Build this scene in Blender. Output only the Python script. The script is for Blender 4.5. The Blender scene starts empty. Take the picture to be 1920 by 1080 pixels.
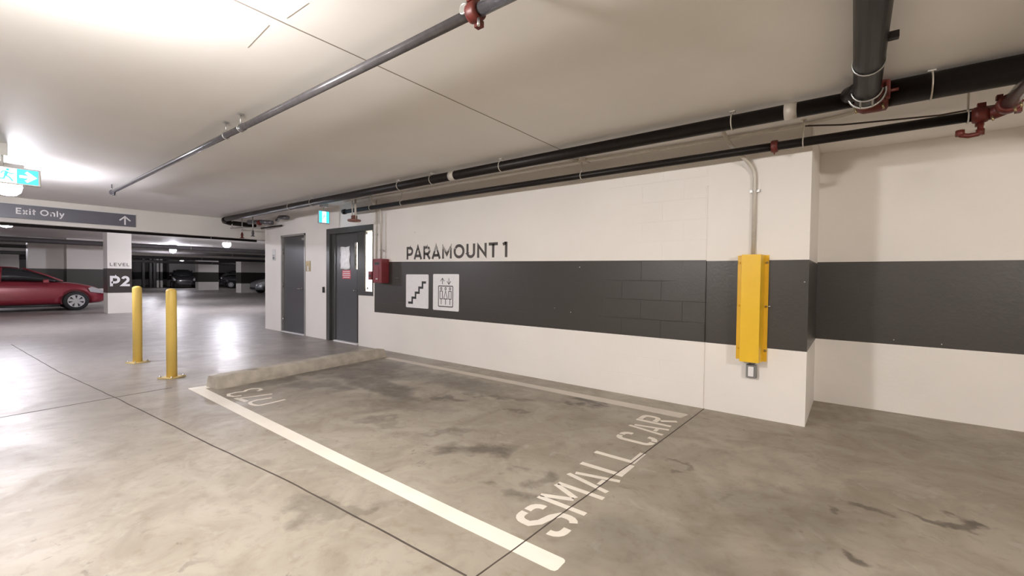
import bpy, bmesh, math, random
from mathutils import Vector, Matrix, noise
random.seed(7)
SC = bpy.context.scene
COL = SC.collection
R = math.radians

# ------------------------------------------------------------------ camera, world, exposure
cam_d = bpy.data.cameras.new('camera'); cam = bpy.data.objects.new('camera', cam_d); COL.objects.link(cam)
yaw, pit, rol, FPX, HC = R(-37.988), R(-1.383), R(0.634), 819.0, 1.28
fw = Vector((math.sin(yaw)*math.cos(pit), math.cos(yaw)*math.cos(pit), math.sin(pit)))
rt = Vector((math.cos(yaw), -math.sin(yaw), 0)); up = rt.cross(fw)
r2 = math.cos(rol)*rt + math.sin(rol)*up; u2 = -math.sin(rol)*rt + math.cos(rol)*up
m = Matrix((r2, u2, -fw)).transposed().to_4x4(); m.translation = Vector((0, 0, HC))
cam.matrix_world = m
cam_d.sensor_width = 36; cam_d.lens = FPX/1920*36; cam_d.clip_start = 0.02; cam_d.clip_end = 300
SC.camera = cam
w = bpy.data.worlds.new('world'); SC.world = w; w.use_nodes = True
w.node_tree.nodes['Background'].inputs[0].default_value = (0.02, 0.02, 0.022, 1)
w.node_tree.nodes['Background'].inputs[1].default_value = 1.0
SC.view_settings.view_transform = 'Standard'; SC.view_settings.look = 'None'
SC.view_settings.gamma = 1; SC.view_settings.use_curve_mapping = False
SC.view_settings.exposure = 0.85
SC.cycles.max_bounces = 8; SC.cycles.diffuse_bounces = 6; SC.cycles.glossy_bounces = 4
SC.cycles.sample_clamp_indirect = 6; SC.cycles.caustics_reflective = False; SC.cycles.caustics_refractive = False
SC.cycles.use_denoising = True

# lamp row strengths (the fixtures' own light, plus added fill lamps); (x, y, z of lens bottom, watts-like strength, colour)
COOL = (0.93, 0.91, 1.0); NEUT = (1.0, 0.965, 0.94); WARM = (1.0, 0.92, 0.85)
LAMPS = [(-2.32, 0.08, 270, NEUT), (-8.40, 0.44, 190, COOL), (-14.4, 0.72, 270, COOL),
         (-17.7, 6.05, 330, COOL), (-24.7, 6.25, 210, COOL), (-34.0, 7.4, 160, COOL), (-27.0, 0.9, 60, COOL),
         (3.2, 0.4, 400, WARM), (-5.4, -6.0, 240, NEUT), (1.5, -6.0, 300, WARM), (-14.0, -6.5, 180, COOL),  # after the right-hand lamp: unseen lamps added behind the camera for fill
         (-45, 12.0, 110, COOL), (-38.0, 15.8, 110, COOL), (-42, 1.5, 100, COOL)]  # extra lamps added to brighten the far garage

CEIL = 2.62; YW = 4.573; YR = 5.655; XC = -11.02; XP0 = -1.135; XP1 = -0.305

# ------------------------------------------------------------------ materials
def mat(name, col=(.8, .8, .8), rough=.6, metal=0.0, var=0.0, scale=8.0, bump=0.0, bscale=40.0, emit=None, es=0, spec=.5, coat=0, rvar=0, detail=4):
    m = bpy.data.materials.new(name); m.use_nodes = True
    nt = m.node_tree; b = nt.nodes['Principled BSDF']
    b.inputs['Base Color'].default_value = (*col, 1); b.inputs['Roughness'].default_value = rough
    b.inputs['Metallic'].default_value = metal; b.inputs['Specular IOR Level'].default_value = spec
    b.inputs['Coat Weight'].default_value = coat
    tc = nt.nodes.new('ShaderNodeTexCoord')
    n = nt.nodes.new('ShaderNodeTexNoise'); n.inputs['Scale'].default_value = scale; n.inputs['Detail'].default_value = detail
    nt.links.new(tc.outputs['Object'], n.inputs['Vector'])
    v = var if var else .03
    mx = nt.nodes.new('ShaderNodeMix'); mx.data_type = 'RGBA'
    mx.inputs['A'].default_value = (*[max(0, c*(1-v)) for c in col], 1); mx.inputs['B'].default_value = (*[min(1, c*(1+v)) for c in col], 1)
    mr = nt.nodes.new('ShaderNodeMapRange'); mr.inputs['From Min'].default_value = .3; mr.inputs['From Max'].default_value = .7
    nt.links.new(n.outputs['Fac'], mr.inputs['Value']); nt.links.new(mr.outputs['Result'], mx.inputs['Factor'])
    nt.links.new(mx.outputs['Result'], b.inputs['Base Color'])
    if rvar:
        r = nt.nodes.new('ShaderNodeMapRange'); r.inputs['From Min'].default_value = .3; r.inputs['From Max'].default_value = .7
        r.inputs['To Min'].default_value = rough-rvar; r.inputs['To Max'].default_value = rough+rvar
        nt.links.new(n.outputs['Fac'], r.inputs['Value']); nt.links.new(r.outputs['Result'], b.inputs['Roughness'])
    if bump:
        n2 = nt.nodes.new('ShaderNodeTexNoise'); n2.inputs['Scale'].default_value = bscale; n2.inputs['Detail'].default_value = 5
        nt.links.new(tc.outputs['Object'], n2.inputs['Vector'])
        bp = nt.nodes.new('ShaderNodeBump'); bp.inputs['Strength'].default_value = bump; bp.inputs['Distance'].default_value = .01
        nt.links.new(n2.outputs['Fac'], bp.inputs['Height']); nt.links.new(bp.outputs['Normal'], b.inputs['Normal'])
    if emit:
        b.inputs['Emission Color'].default_value = (*emit, 1); b.inputs['Emission Strength'].default_value = es
    return m

def block_mat(name, col, rough, strength, spec=.5):
    """painted concrete block: mortar grooves fade in and out under the paint"""
    m = mat(name, col, rough, var=.025, scale=1.3, bump=.12, bscale=55, spec=spec)
    nt = m.node_tree; b = nt.nodes['Principled BSDF']
    tc = nt.nodes['Texture Coordinate']
    sx = nt.nodes.new('ShaderNodeSeparateXYZ'); cx = nt.nodes.new('ShaderNodeCombineXYZ')
    nt.links.new(tc.outputs['Object'], sx.inputs[0])
    ax = nt.nodes.new('ShaderNodeMath'); ax.operation = 'ADD'; ax.inputs[1].default_value = 1.15+.436*40
    az = nt.nodes.new('ShaderNodeMath'); az.operation = 'ADD'; az.inputs[1].default_value = -.846+.2075*10
    nt.links.new(sx.outputs['X'], ax.inputs[0]); nt.links.new(sx.outputs['Z'], az.inputs[0])
    nt.links.new(ax.outputs[0], cx.inputs['X']); nt.links.new(az.outputs[0], cx.inputs['Y'])
    br = nt.nodes.new('ShaderNodeTexBrick'); br.inputs['Scale'].default_value = 1
    br.inputs['Brick Width'].default_value = .436; br.inputs['Row Height'].default_value = .2075
    br.inputs['Mortar Size'].default_value = .0045; br.inputs['Mortar Smooth'].default_value = .4
    br.inputs['Color1'].default_value = (1, 1, 1, 1); br.inputs['Color2'].default_value = (1, 1, 1, 1); br.inputs['Mortar'].default_value = (0, 0, 0, 1)
    nt.links.new(cx.outputs[0], br.inputs['Vector'])
    # grooves are deep near the concrete pier and filled further left
    nm = nt.nodes.new('ShaderNodeTexNoise'); nm.inputs['Scale'].default_value = .9; nt.links.new(tc.outputs['Object'], nm.inputs['Vector'])
    ra = nt.nodes.new('ShaderNodeMapRange'); ra.inputs['From Min'].default_value = -2.3; ra.inputs['From Max'].default_value = -1.6
    ra.inputs['To Min'].default_value = .04; ra.inputs['To Max'].default_value = 1
    nt.links.new(sx.outputs['X'], ra.inputs['Value'])
    rb = nt.nodes.new('ShaderNodeMapRange'); rb.inputs['From Min'].default_value = .38; rb.inputs['From Max'].default_value = .6
    nt.links.new(nm.outputs['Fac'], rb.inputs['Value'])
    mu = nt.nodes.new('ShaderNodeMath'); mu.operation = 'MULTIPLY'; nt.links.new(ra.outputs[0], mu.inputs[0]); nt.links.new(rb.outputs[0], mu.inputs[1])
    mx = nt.nodes.new('ShaderNodeMix'); mx.inputs['A'].default_value = 1.0
    nt.links.new(mu.outputs[0], mx.inputs['Factor']); nt.links.new(br.outputs['Color'], mx.inputs['B'])
    bp2 = nt.nodes.new('ShaderNodeBump'); bp2.inputs['Strength'].default_value = strength; bp2.inputs['Distance'].default_value = .016
    nt.links.new(mx.outputs[0], bp2.inputs['Height'])
    old = nt.nodes['Bump']; nt.links.new(old.outputs['Normal'], bp2.inputs['Normal']); nt.links.new(bp2.outputs['Normal'], b.inputs['Normal'])
    return m

def chips(m, col, dens=5.0, thr=.93, size=.1):
    """small paint chips / scuffs"""
    nt = m.node_tree; b = nt.nodes['Principled BSDF']; tc = nt.nodes['Texture Coordinate']
    vo = nt.nodes.new('ShaderNodeTexVoronoi'); vo.inputs['Scale'].default_value = dens; nt.links.new(tc.outputs['Object'], vo.inputs['Vector'])
    lt = nt.nodes.new('ShaderNodeMath'); lt.operation = 'LESS_THAN'; lt.inputs[1].default_value = size
    nt.links.new(vo.outputs['Distance'], lt.inputs[0])
    n = nt.nodes.new('ShaderNodeTexNoise'); n.inputs['Scale'].default_value = .8; nt.links.new(tc.outputs['Object'], n.inputs['Vector'])
    sp = nt.nodes.new('ShaderNodeSeparateColor'); nt.links.new(vo.outputs['Color'], sp.inputs[0])
    gt = nt.nodes.new('ShaderNodeMath'); gt.operation = 'GREATER_THAN'; gt.inputs[1].default_value = thr
    nt.links.new(sp.outputs[0], gt.inputs[0])
    mu = nt.nodes.new('ShaderNodeMath'); mu.operation = 'MULTIPLY'; nt.links.new(lt.outputs[0], mu.inputs[0]); nt.links.new(gt.outputs[0], mu.inputs[1])
    mx = nt.nodes.new('ShaderNodeMix'); mx.data_type = 'RGBA'; mx.inputs['B'].default_value = (*col, 1)
    src = b.inputs['Base Color'].links[0].from_socket
    nt.links.new(src, mx.inputs['A']); nt.links.new(mu.outputs[0], mx.inputs['Factor']); nt.links.new(mx.outputs['Result'], b.inputs['Base Color'])
    return m

WHITE = (.85, .815, .775); DARK = (.048, .043, .038)
M = {}
M['wall'] = chips(block_mat('painted_block_white', WHITE, .5, .45), (.35, .32, .3), 4.5, .94, .035)
M['band'] = chips(block_mat('painted_block_dark', DARK, .38, 1.0), (.6, .58, .55), 9, .86, .05)
M['cwall'] = chips(mat('painted_concrete_white', WHITE, .5, var=.03, scale=1.5, bump=.15, bscale=30), (.4, .37, .35), 6, .95, .04)
M['cband'] = chips(mat('painted_concrete_dark', DARK, .38, var=.08, scale=2, bump=.15, bscale=30), (.6, .58, .55), 9, .9, .05)
M['ceil'] = chips(mat('painted_ceiling', (.83, .805, .775), .65, var=.035, scale=.8, bump=.35, bscale=3), (.95, .95, .93), 3, .9, .02)
M['steel'] = mat('galvanised_steel', (.55, .55, .53), .35, .9, var=.1, scale=30)
M['conduit'] = mat('grey_conduit', (.58, .54, .48), .4, .15, var=.06, scale=20)
M['blackpipe'] = mat('black_steel_pipe', (.010, .007, .006), .42, .0, var=.3, scale=25, coat=.0, spec=.3)
M['greypipe'] = mat('dark_grey_steel_pipe', (.12, .115, .125), .25, .4, var=.15, scale=20, coat=.35)
M['red'] = mat('red_iron_coupling', (.12, .018, .012), .45, .1, var=.25, scale=40)
M['yellow'] = mat('yellow_enamel', (.86, .53, .02), .38, var=.03, scale=6, coat=.2)
M['bollard'] = mat('yellow_plastic_sleeve', (.84, .60, .15), .42, var=.06, scale=5, coat=.1)
M['plate'] = mat('painted_base_plate', (.62, .48, .2), .5, var=.2, scale=30)
M['door'] = mat('dark_grey_door_paint', (.082, .082, .088), .32, var=.04, scale=6)
M['frame'] = mat('dark_grey_frame_paint', (.062, .062, .06), .35, var=.05, scale=8)
M['lframe'] = mat('pale_steel_frame', (.42, .41, .39), .35, .5, var=.06, scale=10)
M['chrome'] = mat('satin_chrome', (.75, .75, .74), .2, 1, scale=30)
M['alarm'] = mat('red_enamel', (.21, .028, .036), .35, var=.08, scale=12, coat=.3)
M['black'] = mat('black_plastic', (.015, .015, .015), .45, scale=20)
M['ink'] = mat('black_ink', (.02, .018, .018), .5, scale=20)
M['signwhite'] = mat('white_sign_panel', (.86, .85, .86), .35, scale=20)
M['paper'] = mat('taped_white_paper', (.85, .86, .88), .3, var=.12, scale=14, bump=.5, bscale=18)
M['redpaper'] = mat('red_notice', (.62, .10, .13), .5, scale=30)
M['brass'] = mat('tarnished_brass', (.36, .28, .15), .35, .7, var=.2, scale=30)
M['grey'] = mat('grey_plastic', (.2, .2, .2), .5, scale=20)
M['pale'] = mat('pale_plastic', (.7, .7, .68), .4, scale=20)
M['bluegrey'] = mat('blue_grey_sign_panel', (.12, .12, .145), .35, var=.03, scale=5)
M['rubber'] = mat('tyre_rubber', (.012, .012, .013), .7, var=.2, scale=40)
M['rim'] = mat('silver_wheel_cover', (.55, .55, .56), .3, .6, var=.05, scale=20)
M['glass'] = mat('dark_car_glass', (.02, .022, .024), .08, scale=10, spec=.8)
M['carred'] = mat('red_car_paint', (.23, .018, .032), .3, .15, var=.04, scale=4, coat=.7)
M['carblack'] = mat('black_car_paint', (.012, .012, .014), .25, .1, scale=4, coat=.8)
M['carsilver'] = mat('silver_car_paint', (.38, .39, .41), .28, .5, scale=4, coat=.7)
M['headlamp'] = mat('clear_headlamp', (.75, .75, .78), .1, .6, scale=10, coat=1)
M['housing'] = mat('fixture_housing', (.7, .7, .7), .4, scale=10)
M['beam'] = mat('painted_beam', (.74, .71, .66), .6, var=.04, scale=1.0, bump=.2, bscale=4)
M['stop'] = mat('rough_precast_concrete', (.44, .40, .34), .75, var=.22, scale=7, bump=.8, bscale=45, detail=8)
M['jointfill'] = mat('dark_joint', (.07, .055, .045), .8, var=.2, scale=10)
M['ceiljoint'] = mat('ceiling_joint', (.26, .22, .18), .8, scale=10)
M['exitblue'] = mat('lit_cyan_panel', (.05, .4, .6), .4, emit=(.03, .55, .95), es=1.1, scale=3)
M['exitwhite'] = mat('lit_white_panel', (.8, .9, .95), .4, emit=(.75, .93, 1.0), es=1.1, scale=3)

def paint_mat(name, col, wear=.5, wscale=9, rough=.55):
    """floor / wall paint with worn patches where the surface shows through"""
    m = mat(name, col, rough, var=.06, scale=3, bump=.1, bscale=60)
    nt = m.node_tree; b = nt.nodes['Principled BSDF']; tc = nt.nodes['Texture Coordinate']
    n = nt.nodes.new('ShaderNodeTexNoise'); n.inputs['Scale'].default_value = wscale; n.inputs['Detail'].default_value = 9; n.inputs['Roughness'].default_value = .75
    nt.links.new(tc.outputs['Object'], n.inputs['Vector'])
    r = nt.nodes.new('ShaderNodeMapRange'); r.inputs['From Min'].default_value = wear; r.inputs['From Max'].default_value = wear+.04
    r.inputs['To Min'].default_value = 1; r.inputs['To Max'].default_value = .15
    nt.links.new(n.outputs['Fac'], r.inputs['Value']); nt.links.new(r.outputs[0], b.inputs['Alpha'])
    return m
M['linepaint'] = paint_mat('white_line_paint', (.86, .81, .72), .69, 7)
M['linepaint2'] = paint_mat('dull_line_paint', (.62, .57, .50), .64, 6)
M['stencil'] = paint_mat('stencil_paint', (.80, .745, .66), .68, 8)
M['letterpaint'] = paint_mat('wall_lettering_paint', (.075, .065, .058), .70, 12)

def wear_letters(m):
    """the tops of the middle letters are rubbed away"""
    nt = m.node_tree; b = nt.nodes['Principled BSDF']; tc = nt.nodes['Texture Coordinate']
    sx = nt.nodes.new('ShaderNodeSeparateXYZ'); nt.links.new(tc.outputs['Object'], sx.inputs[0])
    mp = nt.nodes.new('ShaderNodeMapping'); mp.inputs['Location'].default_value = (4.98, 0, -1.725)
    nt.links.new(tc.outputs['Object'], mp.inputs['Vector'])
    mp2 = nt.nodes.new('ShaderNodeMapping'); mp2.inputs['Scale'].default_value = (1/.48, 0, 1/.075); nt.links.new(mp.outputs[0], mp2.inputs['Vector'])
    ln = nt.nodes.new('ShaderNodeVectorMath'); ln.operation = 'LENGTH'; nt.links.new(mp2.outputs[0], ln.inputs[0])
    n = nt.nodes.new('ShaderNodeTexNoise'); n.inputs['Scale'].default_value = 22; n.inputs['Detail'].default_value = 6; nt.links.new(tc.outputs['Object'], n.inputs['Vector'])
    ad = nt.nodes.new('ShaderNodeMath'); ad.operation = 'MULTIPLY_ADD'; ad.inputs[1].default_value = 2.4; ad.inputs[2].default_value = -1.2
    nt.links.new(n.outputs['Fac'], ad.inputs[0])
    sm = nt.nodes.new('ShaderNodeMath'); sm.operation = 'ADD'; nt.links.new(ln.outputs['Value'], sm.inputs[0]); nt.links.new(ad.outputs[0], sm.inputs[1])
    mr = nt.nodes.new('ShaderNodeMapRange'); mr.inputs['From Min'].default_value = .7; mr.inputs['From Max'].default_value = .85
    mr.inputs['To Min'].default_value = .12; mr.inputs['To Max'].default_value = 1
    nt.links.new(sm.outputs[0], mr.inputs['Value'])
    mm = nt.nodes.new('ShaderNodeMath'); mm.operation = 'MINIMUM'; nt.links.new(mr.outputs[0], mm.inputs[0])
    nt.links.new(b.inputs['Alpha'].links[0].from_socket, mm.inputs[1]); nt.links.new(mm.outputs[0], b.inputs['Alpha'])
wear_letters(M['letterpaint'])

def lamp_mat(name, col, s):
    m = bpy.data.materials.new(name); m.use_nodes = True; nt = m.node_tree
    nt.nodes.clear(); e = nt.nodes.new('ShaderNodeEmission'); o = nt.nodes.new('ShaderNodeOutputMaterial')
    e.inputs[0].default_value = (*col, 1); e.inputs[1].default_value = s; nt.links.new(e.outputs[0], o.inputs[0])
    return m

def glass_mat():
    m = bpy.data.materials.new('clear_glass'); m.use_nodes = True; nt = m.node_tree; nt.nodes.clear()
    t = nt.nodes.new('ShaderNodeBsdfTransparent'); g = nt.nodes.new('ShaderNodeBsdfGlossy'); g.inputs['Roughness'].default_value = .03
    mx = nt.nodes.new('ShaderNodeMixShader'); o = nt.nodes.new('ShaderNodeOutputMaterial')
    mx.inputs[0].default_value = .06; nt.links.new(t.outputs[0], mx.inputs[1]); nt.links.new(g.outputs[0], mx.inputs[2]); nt.links.new(mx.outputs[0], o.inputs[0])
    return m
M['pane'] = glass_mat()

def floor_mat():
    m = bpy.data.materials.new('sealed_concrete_floor'); m.use_nodes = True; nt = m.node_tree; b = nt.nodes['Principled BSDF']
    N = nt.nodes.new; L = nt.links.new
    tc = N('ShaderNodeTexCoord'); P = tc.outputs['Object']
    def noise_(scale, det=5, rough=.55, dist=0, vec=P):
        n = N('ShaderNodeTexNoise'); n.inputs['Scale'].default_value = scale; n.inputs['Detail'].default_value = det
        n.inputs['Roughness'].default_value = rough; n.inputs['Distortion'].default_value = dist; L(vec, n.inputs['Vector']); return n.outputs['Fac']
    def rng(v, a, b_, c, d):
        r = N('ShaderNodeMapRange'); r.inputs['From Min'].default_value = a; r.inputs['From Max'].default_value = b_
        r.inputs['To Min'].default_value = c; r.inputs['To Max'].default_value = d; L(v, r.inputs['Value']); return r.outputs[0]
    def mixc(f, a, c):
        x = N('ShaderNodeMix'); x.data_type = 'RGBA'
        if isinstance(a, tuple): x.inputs['A'].default_value = (*a, 1)
        else: L(a, x.inputs['A'])
        if isinstance(c, tuple): x.inputs['B'].default_value = (*c, 1)
        else: L(c, x.inputs['B'])
        if isinstance(f, float): x.inputs['Factor'].default_value = f
        else: L(f, x.inputs['Factor'])
        return x.outputs['Result']
    def mt(op, a, b_=0.0):
        x = N('ShaderNodeMath'); x.operation = op
        for i, v in enumerate((a, b_)):
            if isinstance(v, (int, float)): x.inputs[i].default_value = v
            else: L(v, x.inputs[i])
        return x.outputs[0]
    big = noise_(.55, 4, .55, .6); mid = noise_(2.4, 6, .6, .9); fine = noise_(11, 7, .65, .3)
    c = mixc(rng(big, .32, .68, 0, 1), (.325, .285, .228), (.41, .37, .307))
    c = mixc(rng(mid, .40, .66, 0, .65), c, (.245, .205, .158))
    c = mixc(rng(fine, .52, .70, 0, .45), c, (.22, .175, .128))
    trow = noise_(3.1, 7, .6, 2.2)
    c = mixc(rng(trow, .60, .68, 0, .45), c, (.42, .39, .345))
    # stains: centre, half sizes, angle, strength
    st = [(-5.0, 3.35, .75, .42, .3, .75), (-4.2, 3.0, .9, .28, -.2, .7), (-4.9, 2.55, .45, .22, .5, .6), (-5.2, 3.8, .4, .3, .2, .7), (-5.55, 2.9, .16, 1.1, .12, .75),
          (-3.35, 3.2, .3, .10, .4, .65), (-2.15, 4.0, .32, .10, .1, .8), (-1.95, 4.15, .14, .05, .3, .7), (-2.15, 2.35, .30, .14, .3, .75), (-2.6, 2.5, .2, .08, 1.0, .4),
          (-1.55, 2.0, .14, .12, .6, .55), (-1.6, 2.3, .10, .10, .3, .5), (-3.3, 2.3, .22, .08, .2, .4), (-2.2, 1.3, .3, .08, .7, .4), (-3.6, 2.8, .6, .35, .2, .4),
          (-.75, 2.0, .5, .4, .5, .35), (-.3, 2.8, .6, .4, .9, .35), (-3.0, 3.6, .35, .06, .1, .6), (-2.5, 3.3, .2, .05, .9, .5), (-7.1, 3.6, .9, .5, .2, .45),
          (-.3, 1.5, .4, .3, .2, .4), (.4, 2.2, .3, .2, .2, .3), (.45, 3.23, .14, .05, -.5, .75), (.05, 3.15, .12, .05, .2, .7), (.03, 2.58, .07, .10, .3, .8), (-.9, 3.03, .1, .04, .2, .5), (-.51, 2.66, .10, .05, .3, .5), (-3.9, 3.7, 1.2, .25, .05, .45)]
    wob = N('ShaderNodeTexNoise'); wob.inputs['Scale'].default_value = 3.5; wob.inputs['Detail'].default_value = 6; L(P, wob.inputs['Vector'])
    sc = N('ShaderNodeVectorMath'); sc.operation = 'MULTIPLY_ADD'; sc.inputs[1].default_value = (.9, .9, 0); L(wob.outputs['Color'], sc.inputs[0])
    sb = N('ShaderNodeVectorMath'); sb.operation = 'ADD'; L(P, sb.inputs[0]); sb.inputs[1].default_value = (-.45, -.45, 0)
    L(sb.outputs[0], sc.inputs[2]); WP = sc.outputs[0]
    tot = None
    for (x, y, a, b_, ang, s) in st:
        v1 = N('ShaderNodeVectorMath'); v1.operation = 'SUBTRACT'; L(WP, v1.inputs[0]); v1.inputs[1].default_value = (x, y, 0)
        mp = N('ShaderNodeMapping'); mp.vector_type = 'TEXTURE'; mp.inputs['Rotation'].default_value = (0, 0, ang); mp.inputs['Scale'].default_value = (a, b_, 1); L(v1.outputs[0], mp.inputs['Vector'])
        ln = N('ShaderNodeVectorMath'); ln.operation = 'LENGTH'; L(mp.outputs[0], ln.inputs[0])
        k = rng(ln.outputs['Value'], .5, 1.15, s, 0)
        tot = k if tot is None else mt('MAXIMUM', tot, k)
    tot = mt('MULTIPLY', tot, rng(fine, .3, .6, .75, 1.0))
    c = mixc(tot, c, (.065, .052, .042))
    # scattered scuffs
    sc1 = noise_(7, 5, .6, 1.2); sc2 = noise_(.9, 3)
    c = mixc(mt('MULTIPLY', rng(sc1, .62, .68, 0, .45), rng(sc2, .45, .58, 0, 1)), c, (.11, .09, .072))
    # the aisle left of the stall is a little greyer
    sx = N('ShaderNodeSeparateXYZ'); L(P, sx.inputs[0])
    c = mixc(rng(sx.outputs['X'], -4.0, -9.0, 0.0, .75), c, (.275, .258, .258))
    L(c, b.inputs['Base Color'])
    rr = rng(mid, .3, .7, .26, .42)
    rr2 = rng(sx.outputs['X'], -1.0, -5.5, .22, .07)
    L(mt('ADD', rr, rr2), b.inputs['Roughness'])
    b.inputs['Specular IOR Level'].default_value = .42
    bp = N('ShaderNodeBump'); bp.inputs['Strength'].default_value = .3; bp.inputs['Distance'].default_value = .02; L(noise_(2.6, 3, .5, .5), bp.inputs['Height'])
    bp2 = N('ShaderNodeBump'); bp2.inputs['Strength'].default_value = .04; bp2.inputs['Distance'].default_value = .003; L(fine, bp2.inputs['Height']); L(bp.outputs[0], bp2.inputs['Normal'])
    L(bp2.outputs[0], b.inputs['Normal'])
    return m
M['floor'] = floor_mat()
M['farpipe'] = mat('dusty_dark_pipe', (.075, .068, .07), .6, var=.1)

# ------------------------------------------------------------------ mesh helpers
def tag(o, label=None, cat=None, group=None, kind=None):
    if label: o['label'] = label
    if cat: o['category'] = cat
    if group: o['group'] = group
    if kind: o['kind'] = kind
    return o

def empty(name, loc=(0, 0, 0), label=None, cat=None, group=None, kind=None, rz=0):
    o = bpy.data.objects.new(name, None); COL.objects.link(o); o.location = loc; o.rotation_euler = (0, 0, rz); o.empty_display_size = .1
    return tag(o, label, cat, group, kind)

class MB:
    def __init__(s): s.bm = bmesh.new(); s.mi = 0
    def _f(s, vs):
        try:
            f = s.bm.faces.new(vs); f.material_index = s.mi; return f
        except ValueError: return None
    def box(s, x0, x1, y0, y1, z0, z1, bevel=0):
        v = [s.bm.verts.new((x, y, z)) for z in (z0, z1) for y in (y0, y1) for x in (x0, x1)]
        fs = [s._f([v[i] for i in q]) for q in ((0, 2, 3, 1), (4, 5, 7, 6), (0, 1, 5, 4), (2, 6, 7, 3), (0, 4, 6, 2), (1, 3, 7, 5))]
        if bevel:
            es = {e for f in fs for e in f.edges}
            bmesh.ops.bevel(s.bm, geom=list(es), offset=bevel, segments=2, affect='EDGES', profile=.5, material=-1)
        return s
    def prism(s, pts, place, t0, t1):
        """pts in 2d, place(u,v,t)->xyz, extruded t0..t1"""
        a = [s.bm.verts.new(place(u, v, t0)) for u, v in pts]; b = [s.bm.verts.new(place(u, v, t1)) for u, v in pts]
        s._f(list(reversed(a))); s._f(b); n = len(pts)
        for i in range(n): s._f([a[i], a[(i+1) % n], b[(i+1) % n], b[i]])
        return s
    def tube(s, path, r, n=12, cap=True, radii=None):
        P = [Vector(p) for p in path]; rings = []; prev = None
        for i, p in enumerate(P):
            d = (P[min(i+1, len(P)-1)]-P[max(i-1, 0)]).normalized()
            if prev is None:
                a = Vector((0, 0, 1)) if abs(d.z) < .9 else Vector((1, 0, 0)); e1 = d.cross(a).normalized()
            else:
                e1 = (prev-d*prev.dot(d)).normalized()
            prev = e1; e2 = d.cross(e1); rr = radii[i] if radii else r
            rings.append([s.bm.verts.new(p+rr*(math.cos(2*math.pi*k/n)*e1+math.sin(2*math.pi*k/n)*e2)) for k in range(n)])
        for a, b in zip(rings, rings[1:]):
            for k in range(n):
                f = s._f([a[k], a[(k+1) % n], b[(k+1) % n], b[k]])
                if f: f.smooth = True
        if cap: s._f(list(reversed(rings[0]))); s._f(rings[-1])
        return s
    def lathe(s, prof, c, axis='z', n=24):
        """prof: list (r, h) along axis from c"""
        c = Vector(c); rings = []
        def pt(r, h, a):
            u, v = r*math.cos(a), r*math.sin(a)
            return c+{'z': Vector((u, v, h)), 'x': Vector((h, u, v)), 'y': Vector((v, h, u))}[axis]
        for r, h in prof:
            rings.append([s.bm.verts.new(pt(max(r, 1e-5), h, 2*math.pi*k/n)) for k in range(n)])
        for a, b in zip(rings, rings[1:]):
            for k in range(n):
                f = s._f([a[k], a[(k+1) % n], b[(k+1) % n], b[k]])
                if f: f.smooth = True
        s._f(list(reversed(rings[0]))); s._f(rings[-1])
        return s
    def torus(s, c, R_, r, axis='x', n=24, m_=8, a0=0, a1=2*math.pi):
        c = Vector(c); rings = []; full = abs(a1-a0-2*math.pi) < 1e-4; k_ = n if full else n+1
        for i in range(k_):
            a = a0+(a1-a0)*i/n; ring = []
            for j in range(m_):
                b = 2*math.pi*j/m_; rr = R_+r*math.cos(b); h = r*math.sin(b); u, v = rr*math.cos(a), rr*math.sin(a)
                ring.append(s.bm.verts.new(c+{'z': Vector((u, v, h)), 'x': Vector((h, u, v)), 'y': Vector((u, h, v))}[axis]))
            rings.append(ring)
        prs = list(zip(rings, rings[1:]))+([(rings[-1], rings[0])] if full else [])
        for a, b in prs:
            for j in range(m_):
                f = s._f([a[j], a[(j+1) % m_], b[(j+1) % m_], b[j]])
                if f: f.smooth = True
        return s
    def ribbon(s, pts, wd, place, t0, t1, closed=False):
        """flat stroke of width wd along 2d pts"""
        n = len(pts); L_, R_ = [], []
        for i in range(n):
            p = Vector(pts[i])
            a = Vector(pts[i-1]) if (i > 0 or closed) else None; b = Vector(pts[(i+1) % n]) if (i < n-1 or closed) else None
            d1 = (p-a).normalized() if a is not None else None; d2 = (b-p).normalized() if b is not None else None
            if d1 is None: d1 = d2
            if d2 is None: d2 = d1
            n1 = Vector((-d1.y, d1.x)); n2 = Vector((-d2.y, d2.x)); mm = (n1+n2)
            mm = n1 if mm.length < 1e-6 else mm.normalized(); k = 1/max(.45, mm.dot(n1))
            L_.append(p+mm*k*wd/2); R_.append(p-mm*k*wd/2)
        A = [(s.bm.verts.new(place(l.x, l.y, t1)), s.bm.verts.new(place(r.x, r.y, t1)), s.bm.verts.new(place(l.x, l.y, t0)), s.bm.verts.new(place(r.x, r.y, t0))) for l, r in zip(L_, R_)]
        idx = list(range(n))+([0] if closed else [])
        for i, j in zip(idx, idx[1:]):
            a, b = A[i], A[j]
            s._f([a[0], a[1], b[1], b[0]]); s._f([a[2], b[2], b[3], a[3]]); s._f([a[0], b[0], b[2], a[2]]); s._f([a[1], a[3], b[3], b[1]])
        if not closed:
            for a in (A[0], A[-1]): s._f([a[0], a[1], a[3], a[2]])
        return s
    def build(s, name, mats, parent=None, smooth=None, loc=None, recalc=True):
        if recalc: bmesh.ops.recalc_face_normals(s.bm, faces=s.bm.faces[:])
        me = bpy.data.meshes.new(name); s.bm.to_mesh(me); s.bm.free()
        for mm in (mats if isinstance(mats, (list, tuple)) else [mats]): me.materials.append(mm)
        o = bpy.data.objects.new(name, me); COL.objects.link(o)
        if parent is not None: o.parent = parent
        if loc is not None: o.location = loc
        return o

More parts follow.
